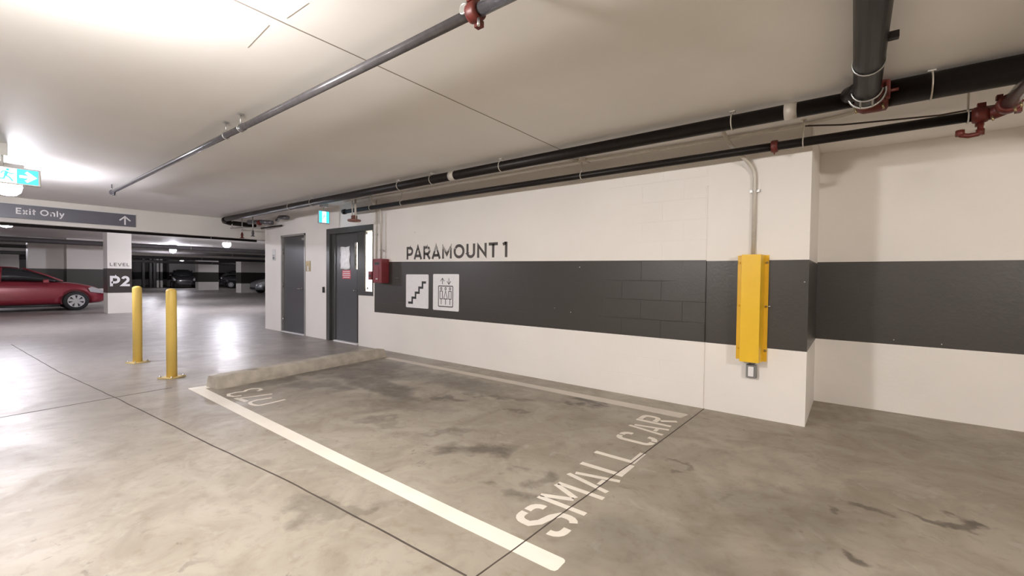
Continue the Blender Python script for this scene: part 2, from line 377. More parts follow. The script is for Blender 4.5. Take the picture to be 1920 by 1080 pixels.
def rect(u0, u1, v0, v1): return [(u0, v0), (u1, v0), (u1, v1), (u0, v1)]
def rrect(u0, u1, v0, v1, r, n=5):
    out = []
    for cx, cy, a0 in ((u1-r, v1-r, 0), (u0+r, v1-r, 90), (u0+r, v0+r, 180), (u1-r, v0+r, 270)):
        for k in range(n+1):
            a = R(a0+90*k/n); out.append((cx+r*math.cos(a), cy+r*math.sin(a)))
    return out
def arc(cx, cy, rx, ry, a0, a1, n=12): return [(cx+rx*math.cos(R(a0+(a1-a0)*k/n)), cy+ry*math.sin(R(a0+(a1-a0)*k/n))) for k in range(n+1)]
def on_back(y): return lambda u, v, t: (u, y-t, v)        # on a wall facing the camera side (-y)
def on_x(x): return lambda u, v, t: (x+t, u, v)           # on a face looking towards +x

# ---- hand-drawn capitals; unit height, stroke h, returns (strokes, width, closedflags)
def glyph(ch, h):
    a = h/2; b = 1-a
    if ch == 'P': return [([(a, 0), (a, b), (.36, b)]+arc(.36, b-.26, .24, .26, 90, -90)+[(a, b-.52)], 0)], .62
    if ch == 'R': return [([(a, 0), (a, b), (.36, b)]+arc(.36, b-.25, .24, .25, 90, -90)+[(a, b-.50)], 0), ([(.36, b-.50), (.64, 0)], 0)], .68
    if ch == 'A': return [([(a*.6, 0), (.40, 1-a*.3), (.80-a*.6, 0)], 0), ([(.17, .27), (.63, .27)], 0)], .80
    if ch == 'M': return [([(a, 0), (a, b-.04), (.44, .30), (.88-a, b-.04), (.88-a, 0)], 0)], .88
    if ch == 'O': return [(arc(.47, .5, .47-a, .5-a, 0, 345, 23), 1)], .94
    if ch == 'U': return [([(a, 1), (a, .36)]+arc(.36, .36, .36-a, .36-a, 180, 360)+[(.72-a, 1)], 0)], .72
    if ch == 'N': return [([(a, 0), (a, b-.06), (.76-a, .06+a), (.76-a, 1)], 0)], .76
    if ch == 'T': return [([(0, b), (.68, b)], 0), ([(.34, b), (.34, 0)], 0)], .68
    if ch == '1': return [([(0, .84), (.16, 1-a*.9), (.24, 1-a*.9)], 0), ([(.24, 1), (.24, 0)], 0)], .24+a
    if ch == 'L': return [([(a, 1), (a, a), (.54, a)], 0)], .54
    if ch == 'E': return [([(.56, b), (a, b), (a, a), (.56, a)], 0), ([(a, .5), (.50, .5)], 0)], .56
    if ch == 'V': return [([(a*.6, 1), (.38, a*.3), (.76-a*.6, 1)], 0)], .76
    if ch == '2': return [(arc(.30, b-.24, .30-a, .24, 165, -30, 10)+[(a, a), (.62, a)], 0)], .62
    if ch == 'x': return [([(a*.5, 0), (.5-a*.5, .7)], 0), ([(a*.5, .7), (.5-a*.5, 0)], 0)], .5
    if ch == 'i': return [([(a, 0), (a, .7)], 0), ([(a, .83), (a, .97)], 0)], h
    if ch == 'l': return [([(a, 0), (a, 1)], 0)], h
    if ch == 't': return [([(.16, .92), (.16, .18)]+arc(.16+.14-a*.5, .18, .14-a*.5, .18-a, 180, 280, 5), 0), ([(0, .64), (.38, .64)], 0)], .38
    if ch == 'n': return [([(a, 0), (a, .7)], 0), ([(a, .4)]+arc(.28, .42, .28-a, .24, 180, 0, 9)+[(.56-a, 0)], 0)], .56
    if ch == 'y': return [([(a*.5, .7), (.27, .08)], 0), ([(.54-a*.5, .7), (.24, .0), (.12, -.2), (0, -.2)], 0)], .54
    return [], .3
def write(mb, s, u0, u1, v0, v1, place, h=.14, gap=.16, space=.34, t0=0., t1=.002):
    """write s into the box; letter widths stretch to fit"""
    x = 0; items = []
    for ch in s:
        if ch == ' ': x += space; continue
        st, wd = glyph(ch, h); items.append((x, st)); x += wd+gap
    tot = x-gap; H = v1-v0; k = (u1-u0)/tot
    for ox, st in items:
        for pts, cl in st:
            mb.ribbon([(u0+(ox+px)*k, v0+py*H) for px, py in pts], h*min(H, k*1.0) if abs(k/H-1) < .02 else h*(H+k)/2, place, t0, t1, bool(cl))
    return mb

# ------------------------------------------------------------------ room shell
XMIN, XMAX, YMIN, YMAX = -62, 9, -15, 26
flo = MB(); flo.box(XMIN, XMAX, YMIN, YMAX, -.2, 0); flo = tag(flo.build('floor', M['floor']), 'sealed grey concrete garage floor', kind='structure')
cei = MB(); cei.box(XMIN, XMAX, YMIN, YMAX, CEIL, CEIL+.25); cei = tag(cei.build('ceiling', M['ceil']), 'painted concrete ceiling slab', kind='structure')

def zt(x): return 1.527+(x+6.645)*(1.463-1.527)/(6.645-.305)
def zb(x): return .643+(x+6.645)*(.660-.643)/(6.645-1.0)
TH = .2
wb = MB(); pl = on_back(YW)
def reg(poly, mi): wb.mi = mi; wb.prism(poly, pl, 0, -TH)
reg(rect(XC, -10.19, 0, CEIL), 0); reg(rect(-10.19, -9.09, 2.165, CEIL), 0); reg(rect(-9.09, -8.236, 0, CEIL), 0)
reg(rect(-8.236, -6.685, 2.193, CEIL), 0); reg(rect(-7.14, -6.685, 0, .925), 0); reg(rect(-6.685, -6.645, 0, CEIL), 0)
xs = [-6.645, XP0-.012]
reg([(xs[0], 0), (xs[1], 0), (xs[1], zb(xs[1])), (xs[0], zb(xs[0]))], 0)
reg([(xs[0], zb(xs[0])), (xs[1], zb(xs[1])), (xs[1], zt(xs[1])), (xs[0], zt(xs[0]))], 1)
reg([(xs[0], zt(xs[0])), (xs[1], zt(xs[1])), (xs[1], CEIL), (xs[0], CEIL)], 0)
for z0, z1, mi, dy in ((0, .66, 0, .010), (.66, 1.463, 1, .012), (1.463, 2.2, 0, .006), (2.2, CEIL, 0, 0)):
    wb.mi = mi; wb.box(XP0-.012, XP0, YW+dy, YW+TH, z0, z1)
# raised render patch above the band
wb.mi = 0
wall_back = wb.build('wall_back', [M['wall'], M['band']]); tag(wall_back, 'white painted block wall with dark stripe', kind='structure')
pt = MB(); pt.prism(rect(-2.70, -1.16, 1.90, 2.20), pl, .0, .004)
pt.build('render_patch', M['wall'], wall_back)

# concrete pier standing at the right end of the block wall
pm = MB()
for z0, z1, mi in ((0, .659, 0), (.659, 1.463, 1), (1.463, CEIL, 0)):
    pm.mi = mi; pm.box(XP0, XP1, YW, YR+.1, z0, z1)
pier = tag(pm.build('wall_pier', [M['cwall'], M['cband']]), 'painted concrete pier at the end of the block wall', kind='structure')
rm = MB()
for z0, z1, mi in ((0, .666, 0), (.666, 1.478, 1), (1.478, CEIL, 0)):
    rm.mi = mi; rm.box(XP1, XMAX, YR, YR+TH, z0, z1)
wall_recess = tag(rm.build('wall_recess', [M['cwall'], M['cband']]), 'painted recess wall right of the pier', kind='structure')
# rest of the hall
def simple_wall(name, *b, lab=''):
    o = MB(); z = ((0, .65, 0), (.65, 1.47, 1), (1.47, CEIL, 0))
    for z0, z1, mi in z: o.mi = mi; o.box(b[0], b[1], b[2], b[3], z0, z1)
    return tag(o.build(name, [M['cwall'], M['cband']]), lab, kind='structure')
simple_wall('wall_left', XC, XC+.2, YW+TH, 14, lab='side wall of the stair core'); simple_wall('wall_rear', XMIN, XMAX, YMIN-.2, YMIN, lab='rear wall of the garage')
simple_wall('wall_right', XMAX, XMAX+.2, YMIN, YMAX, lab='right wall of the garage'); simple_wall('wall_far', XMIN-.2, XMIN, YMIN, YMAX, lab='far end wall of the garage')
simple_wall('wall_side', XMIN, XMAX, YMAX, YMAX+.2, lab='side wall of the garage')
# dropped beam across the aisle
bm_ = MB(); bm_.box(-12.35, -11.9, YMIN, YMAX, 2.165, CEIL, .01); tag(bm_.build('trim_1', M['beam']), 'dropped concrete beam across the aisle', kind='structure')
bm_ = MB(); bm_.box(-33.0, -32.6, YMIN, YMAX, 2.3, CEIL); tag(bm_.build('trim_2', M['beam']), 'far dropped beam', kind='structure')

# floor and ceiling joints
def strip(mb, pts, wd, z, dz): mb.ribbon(pts, wd, lambda u, v, t: (u, v, z+t), 0, dz)
def wig(pts, amp=.006, step=.12):
    out = []
    for a, b in zip(pts, pts[1:]):
        a = Vector(a); b = Vector(b); n = max(1, int((b-a).length/step))
        for i in range(n):
            p = a.lerp(b, i/n); out.append((p.x+amp*noise.noise((p.x*3, p.y*3, 1)), p.y+amp*noise.noise((p.x*3, p.y*3, 9))))
    return out+[pts[-1]]
j = MB(); strip(j, wig([(-1.34, -3), (-1.24, 1.37), (-1.185, 2.9), (-1.135, 4.56)]), .007, 0, .0016)
j.build('floor_joint', M['jointfill'], flo)
j = MB(); strip(j, wig([(-1.275, 1.339), (-2.62, 1.275), (-3.73, 1.18), (-5.968, 1.012), (-8.047, .826), (-11.7, .62)], .006), .010, 0, .0012)
j.build('floor_joint', M['jointfill'], flo)
j = MB(); strip(j, wig([(-5.78, -2.5), (-5.876, .24), (-5.968, 1.012), (-6.0, 1.5)]), .012, 0, .0014)
j.build('floor_joint', M['jointfill'], flo)
j = MB(); strip(j, wig([(-2.38, -3), (-2.414, .86), (-2.44, 3.75), (-2.44, YW)], .004), .009, CEIL, -.0015); j.build('ceiling_joint', M['ceiljoint'], cei)
j = MB(); strip(j, wig([(-2.14, 1.096), (-2.36, 1.09)], .01), .0035, CEIL, -.0012); strip(j, wig([(-2.50, 1.06), (-2.85, 1.09)], .01), .0035, CEIL, -.0012); j.build('ceiling_crack', M['ceiljoint'], cei)

# painted stall markings (paint on the floor)
ZP = .0008
fp = lambda u, v, t: (u, v, t)
j = MB(); j.prism([(-5.84, 1.605), (-5.80, 1.60), (-2.87, 1.59), (-1.57, 1.588), (-1.015, 1.597), (-.998, 1.603), (-.992, 1.618), (-.994, 1.682), (-1.0, 1.694), (-1.012, 1.70), (-1.67, 1.692), (-2.75, 1.695), (-5.68, 1.725), (-5.70, 1.92), (-5.80, 1.92)], fp, 0, ZP)
j.build('painted_line', M['linepaint'], flo)
j = MB(); j.prism([(-5.72, 4.12), (-3.5, 4.13), (-1.24, 4.12), (-1.225, 4.128), (-1.20, 4.262), (-1.21, 4.275), (-1.23, 4.28), (-3.5, 4.255), (-5.72, 4.23)], fp, 0, ZP)
j.build('painted_line', M['linepaint2'], flo)

def stencil(mb, ch, y0, y1, sw=.044):
    """letters read from +x: right = +y, up = -x"""
    wd = y1-y0; H = .31; yc = (y0+y1)/2; xb = -1.095-.062*(yc-1.9)
    place = lambda u, v, t: (xb-v, y0+u, t)
    a = sw/2; W = wd; g = .012
    def S(p, w_=sw): mb.ribbon(p, w_, place, 0, ZP)
    if ch == 'L': S([(a, H), (a, 0.0)]); S([(sw+g*.3, a), (W, a)])
    elif ch == 'M':
        S([(a, 0), (a, H)], sw*.85); S([(W-a, 0), (W-a, H)], sw*.85); S([(sw, H), (W/2-g*.8, H*.42)], sw*.85); S([(W-sw, H), (W/2+g*.8, H*.42)], sw*.85)
    elif ch == 'A':
        S([(a, 0), (W/2-a*.9, H)], sw*.8); S([(W-a, 0), (W/2+a*.9, H*.9)], sw*.8); S([(W*.36, H*.27), (W*.68, H*.27)], sw*.7)
    elif ch == 'C':
        r = .05
        S([(W-a, H-.09)]+arc(W-a-r, H-a-r+.0, r, r, 0, 90, 4)+[(W/2+g, H-a)]); S([(W/2-g, H-a)]+arc(a+r, H-a-r, r, r, 90, 180, 4)+arc(a+r, a+r, r, r, 180, 270, 4)+[(W/2-g, a)])
        S([(W/2+g, a)]+arc(W-a-r, a+r, r, r, -90, 0, 4)+[(W-a, .09)])
    elif ch == 'R':
        r = .045; S([(a, 0), (a, H)]); S([(sw+g, H-a)]+arc(W-a-r, H-a-r, r, r, 90, 0, 4)+arc(W-a-r, H*.5+r, r, r, 0, -90, 4)+[(sw+g, H*.5)]); S([(W*.55, H*.5-a-g), (W-a*.8, 0)])
    elif ch == 'S':
        r = .05
        S([(W-a, H-.085)]+arc(W-a-r, H-a-r, r, r, 0, 90, 4)+[(W/2+g, H-a)]); S([(W/2-g, H-a)]+arc(a+r, H-a-r, r, r, 90, 180, 4)+[(a, H*.66), (W*.3, H*.54), (W*.66, H*.48), (W-a-.004, H*.38), (W-a, H*.28)]+arc(W-a-r, a+r, r, r, 0, -70, 3))
        S([(W/2-g*.5, a)]+arc(a+r, a+r, r, r, 270, 180, 4)+[(a, .085)])
for txt in (('S', 1.81, 2.035), ('M', 2.075, 2.335), ('A', 2.375, 2.60), ('L', 2.645, 2.855), ('L', 2.885, 3.10), ('C', 3.265, 3.465), ('A', 3.55, 3.75), ('R', 3.805, 4.01)):
    mb = MB(); stencil(mb, *txt); mb.build('stencil_letter', M['stencil'], flo)
# 073: read from the wall side: right = -x, up = -y
mb = MB(); pz = lambda u, v, t: (u, v, t)
mb.ribbon([(-4.745, 2.03), (-4.77, 1.90)]+arc(-4.655, 1.85, .10, .05, 180, 360, 8)+[(-4.555, 1.93), (-4.575, 2.09)], .034, pz, 0, ZP); mb.build('stencil_digit', M['stencil'], flo)
mb = MB(); mb.ribbon([(-4.795, 1.81), (-5.01, 1.79)], .045, pz, 0, ZP); mb.ribbon([(-4.985, 1.80), (-4.955, 1.86), (-4.895, 2.10)], .034, pz, 0, ZP); mb.build('stencil_digit', M['stencil'], flo)
mb = MB(); mb.ribbon([(-5.07, 1.865), (-5.09, 1.80), (-5.16, 1.775), (-5.235, 1.80), (-5.25, 1.88), (-5.225, 1.95), (-5.27, 1.99), (-5.29, 2.06), (-5.235, 2.105), (-5.16, 2.10), (-5.135, 2.05)], .034, pz, 0, ZP); mb.build('stencil_digit', M['stencil'], flo)

# ------------------------------------------------------------------ wall lettering and signs
mb = MB(); wpl = on_back(YW)
write(mb, 'PARAMOUNT 1', -5.765, -3.655, 1.552, 1.757, on_back(YW), h=.185, gap=.15, space=.22, t0=0, t1=.0015)
mb.build('wall_lettering', M['letterpaint'], wall_back)

def plaque(name, u0, u1, v0, v1, label):
    e = empty(name, ((u0+u1)/2, YW, (v0+v1)/2), label, 'sign')
    mb = MB(); p0 = on_back(0); mb.prism(rrect(-(u1-u0)/2, (u1-u0)/2, -(v1-v0)/2, (v1-v0)/2, .02), p0, 0, .006); mb.build('sign_panel', M['signwhite'], e)
    return e
e = plaque('stair_sign', -5.768, -5.222, .775, 1.312, 'white square sign with black staircase on the dark stripe')
mb = MB(); x, y = -.215, -.19; pts = [(x, y), (x+.10, y)]
for i in range(4):
    y += .083; pts += [(x+.10+i*.083, y), (x+.183+i*.083, y)]
mb.ribbon(pts, .036, on_back(0), .006, .0075); mb.build('pictogram', M['ink'], e)
e = plaque('lift_sign', -5.115, -4.555, .768, 1.320, 'white square sign with three lift passengers and two arrows')
mb = MB(); q = on_back(0)
mb.ribbon(rrect(-.155, .155, -.215, .095, .012, 3), .014, q, .006, .0075, True)
for cx in (-.095, 0, .095):
    mb.ribbon(arc(cx, .055, .016, .018, 0, 330, 11), .011, q, .006, .0075, True)
    if cx: mb.ribbon([(cx-.026, .018), (cx+.026, .018), (cx+.026, -.10), (cx-.026, -.10)], .011, q, .006, .0075, True)
    else: mb.ribbon([(0, .022), (.04, -.10), (-.04, -.10)], .011, q, .006, .0075, True)
    mb.ribbon([(cx, -.10), (cx, -.185)], .011, q, .006, .0075)
for cx, d in ((-.07, 1), (.07, -1)):
    mb.ribbon([(cx, .168-d*.045), (cx, .168+d*.045)], .010, q, .006, .0075); mb.ribbon([(cx-.04, .168), (cx, .168+d*.045), (cx+.04, .168)], .010, q, .006, .0075)
mb.build('pictogram', M['ink'], e)

# ------------------------------------------------------------------ doors, side window, lobby
# door_1 (grey service door)
d1 = empty('door_1', (-9.64, YW, 0), 'plain dark grey steel door in a pale frame, left', kind='structure')
def rel(o, e): return o  # coordinates below are given relative to the empties
mb = MB(); mb.box(-.505, .505, .035, .08, .02, 2.12, .003); mb.build('door_leaf', M['door'], d1)
mb = MB(); mb.box(-.548, -.508, -.012, .12, 0, 2.165); mb.box(.508, .548, -.012, .12, 0, 2.165); mb.box(-.548, .548, -.012, .12, 2.123, 2.165); mb.build('door_frame', M['lframe'], d1)
mb = MB(); mb.box(-.508, .508, -.02, .12, 0, .020, .003); mb.build('threshold_painted_light', M['signwhite'], d1)  # threshold kept white to paint in lobby light leaking under the door
mb = MB(); mb.lathe([(.026, 0), (.026, -.012)], (.30+.03, .035, .99), 'y', 16); mb.tube([(.33, .03, .99), (.33, -.02, .99), (.32, -.03, .99), (.24, -.03, .99)], .009, 8); mb.build('door_handle', M['chrome'], d1)
mb = MB(); mb.box(.40, .50, -.01, .035, 2.02, 2.07, .004); mb.build('door_closer', M['steel'], d1)
for z in (1.80, 1.05, .28):
    mb = MB(); mb.tube([(-.510, .02, z-.06), (-.510, .02, z+.06)], .011, 8); mb.build('hinge', M['chrome'], d1)
mb = MB(); mb.box(.505, .512, .0, .034, .95, 1.25); mb.build('strike_plate', M['chrome'], d1)
mb = MB(); mb.box(-.56, .56, .125, .2, 0, 2.2); mb.build('backing', M['frame'], d1)
# door_2
d2 = empty('door_2', (-7.54, YW, 0), 'dark grey entrance door with narrow lite', kind='structure')
mb = MB()
mb.box(-.696, -.58, -.015, .19, 0, 2.193, .003); mb.box(.335, .40, .02, .06, .925, 2.193); mb.box(-.58, .855, -.015, .19, 2.085, 2.193, .003)
mb.box(-.58, -.45, .04, .19, 0, 2.085); mb.box(-.45, .40, .06, .19, 2.05, 2.085)
mb.build('door_frame', M['frame'], d2)
mb = MB(); z0, z1 = 1.40, 1.90
mb.box(-.45, .185, .055, .10, .025, 2.05); mb.box(.275, .395, .065, .10, .025, 2.05); mb.box(.185, .275, .055, .10, .025, z0); mb.box(.185, .275, .055, .10, z1, 2.05)
mb.build('door_leaf', M['door'], d2)
mb = MB(); mb.box(.185, .275, .06, .066, z0, z1); mb.build('door_lite', M['pane'], d2)
mb = MB(); mb.box(-.45, .335, -.01, .19, 0, .022, .003); mb.build('threshold_painted_light', M['signwhite'], d2)  # white strip stands for the light leaking under the entrance door
mb = MB(); mb.lathe([(.02, 0), (.02, -.02), (.012, -.03)], (.195, .055, 1.0), 'y', 14); mb.lathe([(.016, 0), (.016, -.02), (.01, -.03)], (.265, .055, 1.0), 'y', 14); mb.build('door_lock', M['chrome'], d2)
# sidelight
w1 = empty('window_1', (-6.90, YW, .925), 'tall narrow sidelight beside the entrance door', kind='structure')
mb = MB(); mb.box(-.24, .215, -.015, .19, 0, .075, .003); mb.box(-.24, -.085, .02, .05, .075, 1.16); mb.box(.205, .215, -.015, .05, .075, 1.16); mb.build('window_frame', M['frame'], w1)
mb = MB(); mb.box(-.085, .205, .03, .036, .075, 1.16); mb.build('window_pane', M['pane'], w1)
mb = MB(); mb.lathe([(.022, 0), (.022, -.003)], (.0, .03, .13), 'y', 16); mb.build('window_sticker', M['grey'], w1)
# lobby behind the door
for nm, b in (('wall_lobby_back', (-9.4, -4.2, 8.2, 8.3)), ('wall_lobby_left', (-9.5, -9.4, YW+TH, 8.3)), ('wall_lobby_right', (-4.2, -4.1, YW+TH, 8.3))):
    o = MB(); o.box(b[0], b[1], b[2], b[3], 0, CEIL); tag(o.build(nm, mat('lobby_paint', (.85, .83, .78), .6)), 'white painted lobby wall', kind='structure')

# notices on the door
e = empty('paper_notice', (-7.67, YW+.053, 1.40), 'crumpled white paper taped to the dark entrance door', 'notice')
mb = MB(); n1, n2 = 8, 14; g = [[mb.bm.verts.new((-.165+.33*i/n1+.012*math.sin(jj*.9)*(1 if i in (0, n1) else .3), -.004-.012*abs(noise.noise((i*.5, jj*.45, 3))), .43*jj/n2+.006*math.sin(i))) for i in range(n1+1)] for jj in range(n2+1)]
for jj in range(n2):
    for i in range(n1):
        f = mb._f([g[jj][i], g[jj][i+1], g[jj+1][i+1], g[jj+1][i]]); f.smooth = True
o = mb.build('sheet', M['paper'], e); sm = o.modifiers.new('thickness', 'SOLIDIFY'); sm.thickness = .001
e = empty('red_notice', (-7.63, YW+.055, 1.22), 'small red notice with pale lines below the taped paper', 'notice')
mb = MB(); mb.prism(rect(-.14, .15, 0, .165), on_back(0), .001, .003); mb.build('sheet', M['redpaper'], e)
mb = MB()
for k, ww in enumerate((.10, .13, .12, .11)): mb.prism(rect(-ww, ww+.01, .022+k*.036, .036+k*.036), on_back(0), .003, .004)
mb.build('print', M['signwhite'], e)

# small wall fittings near the doors
def wallbox(name, u0, u1, v0, v1, d, m_, label, cat, extra=None, group=None):
    e = empty(name, ((u0+u1)/2, YW, (v0+v1)/2), label, cat, group)
    hw, hh = (u1-u0)/2, (v1-v0)/2; mb = MB(); mb.box(-hw, hw, -d, 0, -hh, hh, min(.006, d*.3)); mb.build('body', m_, e)
    return e, hw, hh
e, hw, hh = wallbox('notice_plate', -10.62, -10.47, 1.61, 1.87, .012, M['pale'], 'small pale notice plate left of the plain grey door', 'sign')
mb = MB(); mb.prism(rect(-hw*.8, hw*.8, -hh*.15, -hh*.02), on_back(0), .012, .0135); mb.prism(rect(-hw*.6, hw*.6, -hh*.8, -hh*.3), on_back(0), .012, .0135); mb.build('print', M['grey'], e)
e, hw, hh = wallbox('room_plate', -9.055, -8.875, 1.36, 1.575, .012, M['brass'], 'brass coloured plate between the two doors', 'sign')
mb = MB(); mb.prism([(-.03, -.10), (.03, -.10), (.03, -.02)]+arc(0, -.02, .03, .03, 0, 180, 8)+[(-.03, -.02)], on_back(0), .012, .0135); mb.build('pictogram', M['pale'], e)
e, hw, hh = wallbox('card_reader', -8.365, -8.315, .935, 1.05, .03, M['black'], 'slim black card reader left of the entrance door', 'card reader')
mb = MB(); mb.prism(rect(-.006, .006, .02, .03), on_back(0), .03, .031); mb.build('indicator_light', M['red'], e)

# fire alarm horn box with its conduit
e = empty('fire_alarm_box', (-6.34, YW, 1.365), 'large red fire alarm box at the left end of the dark stripe', 'fire alarm')
mb = MB(); mb.box(-.125, .115, -.16, 0, -.205, .205, .012); mb.build('body', M['alarm'], e)
mb = MB(); mb.box(-.07, .055, -.163, -.158, .105, .145); mb.build('slot', M['black'], e)
mb = MB(); mb.prism(rrect(-.055, .045, -.17, .07, .03), on_back(0), .158, .165); mb.build('cover', M['alarm'], e)
mb = MB(); mb.prism(rect(-.03, .02, -.145, -.125), on_back(0), .165, .168); mb.build('badge', M['pale'], e)
def bend(p0, p1, p2, r, n=6):
    """rounded corner at p1"""
    p0, p1, p2 = map(Vector, (p0, p1, p2)); a = p1+(p0-p1).normalized()*r; b = p1+(p2-p1).normalized()*r
    return [tuple(a.lerp(p1, t).lerp(p1.lerp(b, t), t)) for t in [k/n for k in range(n+1)]]
def conduit(name, path, r, label, straps=(), cat='conduit'):
    e = empty(name, path[0], label, cat); o = Vector(path[0])
    pts = [path[0]]
    for i in range(1, len(path)-1): pts += bend(path[i-1], path[i], path[i+1], .09)
    pts.append(path[-1]); mb = MB(); mb.tube([tuple(Vector(p)-o) for p in pts], r, 10); mb.build('tube', M['conduit'], e)
    for sx_, sy_, sz_ in straps:
        mb = MB(); c = Vector((sx_, sy_, sz_))-o; mb.box(c.x-r*2.4, c.x+r*2.4, c.y-r*.2, c.y+r+.004, c.z-.012, c.z+.012); mb.torus(c, r+.002, .003, 'z', 12, 6); mb.build('strap', M['steel'], e)
    return e
YC = YW-.018
conduit('conduit', [(-6.36, YW-.28, 2.60), (-6.36, YW-.28, 2.52), (-6.36, YC-.05, 2.40), (-6.36, YC-.05, 1.57)], .017, 'thicker steel conduit dropping to the large red alarm box', [(-6.36, YC-.05, 1.72)])
conduit('conduit', [(-6.575, YW-.02, 2.60), (-6.575, YC, 2.2), (-6.575, YC, 1.44)], .012, 'thin conduit beside the sidelight above the small red pull station', [(-6.575, YC, 2.0), (-6.575, YC, 1.52)])
e = empty('pull_station', (-6.70, YW, 1.285), 'small red pull station on the sidelight edge', 'fire alarm')
mb = MB(); mb.box(-.05, .05, -.06, 0, -.075, .075, .006); mb.build('body', M['alarm'], e)
mb = MB(); mb.box(-.03, .03, -.066, -.06, -.02, .015); mb.build('pull_bar', M['black'], e)

# ------------------------------------------------------------------ yellow column guard and outlet
e = empty('corner_guard', (-.735, YW, .535), 'tall yellow steel guard bolted over the conduit on the pier', 'guard')
mb = MB(); pg = [(-.128, 0), (-.128, .004), (-.098, .004), (-.072, .14), (.082, .14), (.098, .004), (.128, .004), (.128, 0), (.093, 0), (.078, .134), (-.068, .134), (-.094, 0)]
mb.prism(pg, lambda u, v, t: (u, -v, t), 0, .975)
mb.mi = 0; mb.prism([(-.094, 0), (-.070, .137), (.080, .137), (.095, 0)], lambda u, v, t: (u, -v, t), .972, .976)
o = mb.build('cover', M['yellow'], e)
for sx_ in (-.113, .113):
    for z in (.10, .505, .905):
        b = MB(); b.lathe([(.011, 0), (.011, -.006), (.006, -.009)], (sx_, -.004, z), 'y', 8); b.build('bolt', M['brass'] if sx_ > 0 else M['yellow'], e)
b = MB(); b.tube([(.113, -.01, .505), (.125, -.045, .507), (.150, -.05, .512)], .004, 6); b.build('latch_pin', M['chrome'], e)
e = conduit('conduit', [(-.95, YW-.30, 2.60), (-.93, YW-.20, 2.53), (-.735, YC, 2.30), (-.735, YC, 1.513)], .017, 'conduit curving down the pier into the yellow guard', [(-.735, YC, 2.10)])
e = empty('power_outlet', (-.722, YW, .437), 'grey power outlet box under the yellow guard', 'outlet')
mb = MB(); mb.box(-.045, .040, -.05, 0, -.06, .06, .004); mb.build('box', M['grey'], e)
mb = MB(); mb.prism(rrect(-.026, .018, -.045, .045, .005), on_back(0), .05, .054); mb.build('receptacle', M['signwhite'], e)
mb = MB(); mb.tube([(-.02, -.025, .06), (-.02, -.025, .085), (-.06, -.03, .10)], .013, 10); mb.tube([(.0, -.03, .06), (.04, -.03, .10)], .009, 8); mb.build('connector', M['steel'], e)

# ------------------------------------------------------------------ wheel stop and bollards
e = empty('wheel_stop', (-5.79, 2.99, 0), 'precast concrete wheel stop across the head of the stall', 'wheel stop', rz=R(6.5))
mb = MB(); L2 = 1.22; n = 40
prof = [(-.13, 0), (-.125, .05), (-.09, .125), (-.07, .135), (.07, .135), (.09, .125), (.125, .05), (.13, 0)]
rings = []
for i in range(n+1):
    y = -L2+2*L2*i/n; k = 1; dz = 0
    if i in (0, n): k = .97; dz = -.004
    ring = []
    for (u, v) in prof:
        nn = noise.noise((u*9, y*5, v*9))*.003 if v > 0 else 0
        vv = max(0, v*(1 if i not in (0, n) else .96)+nn*1.2)
        if i >= n-1 and v > .1: vv -= .012
        ring.append(mb.bm.verts.new((-(u*k+nn), y, vv)))
    rings.append(ring)
for a, b in zip(rings, rings[1:]):
    for i in range(len(prof)-1):
        mb._f([a[i], a[i+1], b[i+1], b[i]])
    mb._f([a[-1], a[0], b[0], b[-1]])
mb._f(rings[0]); mb._f(list(reversed(rings[-1])))
mb.build('body', M['stop'], e)
for y in (-.85, .8):
    mb = MB(); mb.lathe([(.014, 0), (.014, .006)], (0, y, .131), 'z', 12); mb.build('anchor_pin', M['steel'], e)

def bollard(x, y, label, rz):
    e = empty('bollard', (x, y, 0), label, 'bollard', 'yellow bollards in the aisle', rz=rz)
    mb = MB(); r = .055
    mb.lathe([(r, .012), (r, 1.065)]+[(r*math.cos(R(a)), 1.065+.035*math.sin(R(a))) for a in (20, 40, 60, 80)], (0, 0, 0), 'z', 28); mb.build('post', M['bollard'], e)
    mb = MB(); mb.box(-.10, .10, -.10, .10, 0, .012, .002); mb.build('base_plate', M['plate'], e)
    for a in (-1, 1):
        for b in (-1, 1):
            q = MB(); q.lathe([(.012, .012), (.012, .022), (.006, .023), (.006, .036)], (a*.08, b*.08, 0), 'z', 6); q.build('anchor_bolt', M['chrome'], e)
bollard(-8.07, 1.62, 'further yellow bollard, nearer the lettered white column', R(20))
bollard(-6.60, 1.65, 'nearer yellow bollard, just left of the wheel stop', R(30))

# ------------------------------------------------------------------ pipes
def hanger(parent, c, r, axis='x', rod_to=None, m_=None, off=0):
    """clevis ring plus rod up to the ceiling; coordinates relative to parent"""
    mb = MB(); mb.torus(c, r+.004, .005, axis, 20, 6)
    if rod_to is not None:
        mb.tube([(c[0], c[1], c[2]+r), (c[0], c[1], rod_to)], .006, 8); mb.box(c[0]-.02, c[0]+.02, c[1]-.02, c[1]+.02, rod_to-.008, rod_to)
    return mb.build('pipe_hanger', m_ or M['steel'], parent)
def coupling(parent, c, r, axis='x', wd=.06, lug=True, ang=0):
    mb = MB(); h = wd/2
    mb.lathe([(r+.001, -h), (r+.012, -h), (r+.016, -h*.5), (r+.016, h*.5), (r+.012, h), (r+.001, h)], c, axis, 20)
    if lug:
        for s_ in (-1, 1):
            d = Vector((math.cos(ang), math.sin(ang)))*s_*(r+.022)
            if axis == 'x': mb.box(c[0]-h*.6, c[0]+h*.6, c[1]+d.x-.014, c[1]+d.x+.014, c[2]+d.y-.014, c[2]+d.y+.014)
            else: mb.box(c[0]+d.x-.014, c[0]+d.x+.014, c[1]-h*.6, c[1]+h*.6, c[2]+d.y-.014, c[2]+d.y+.014)
    return mb.build('coupling', M['red'], parent)

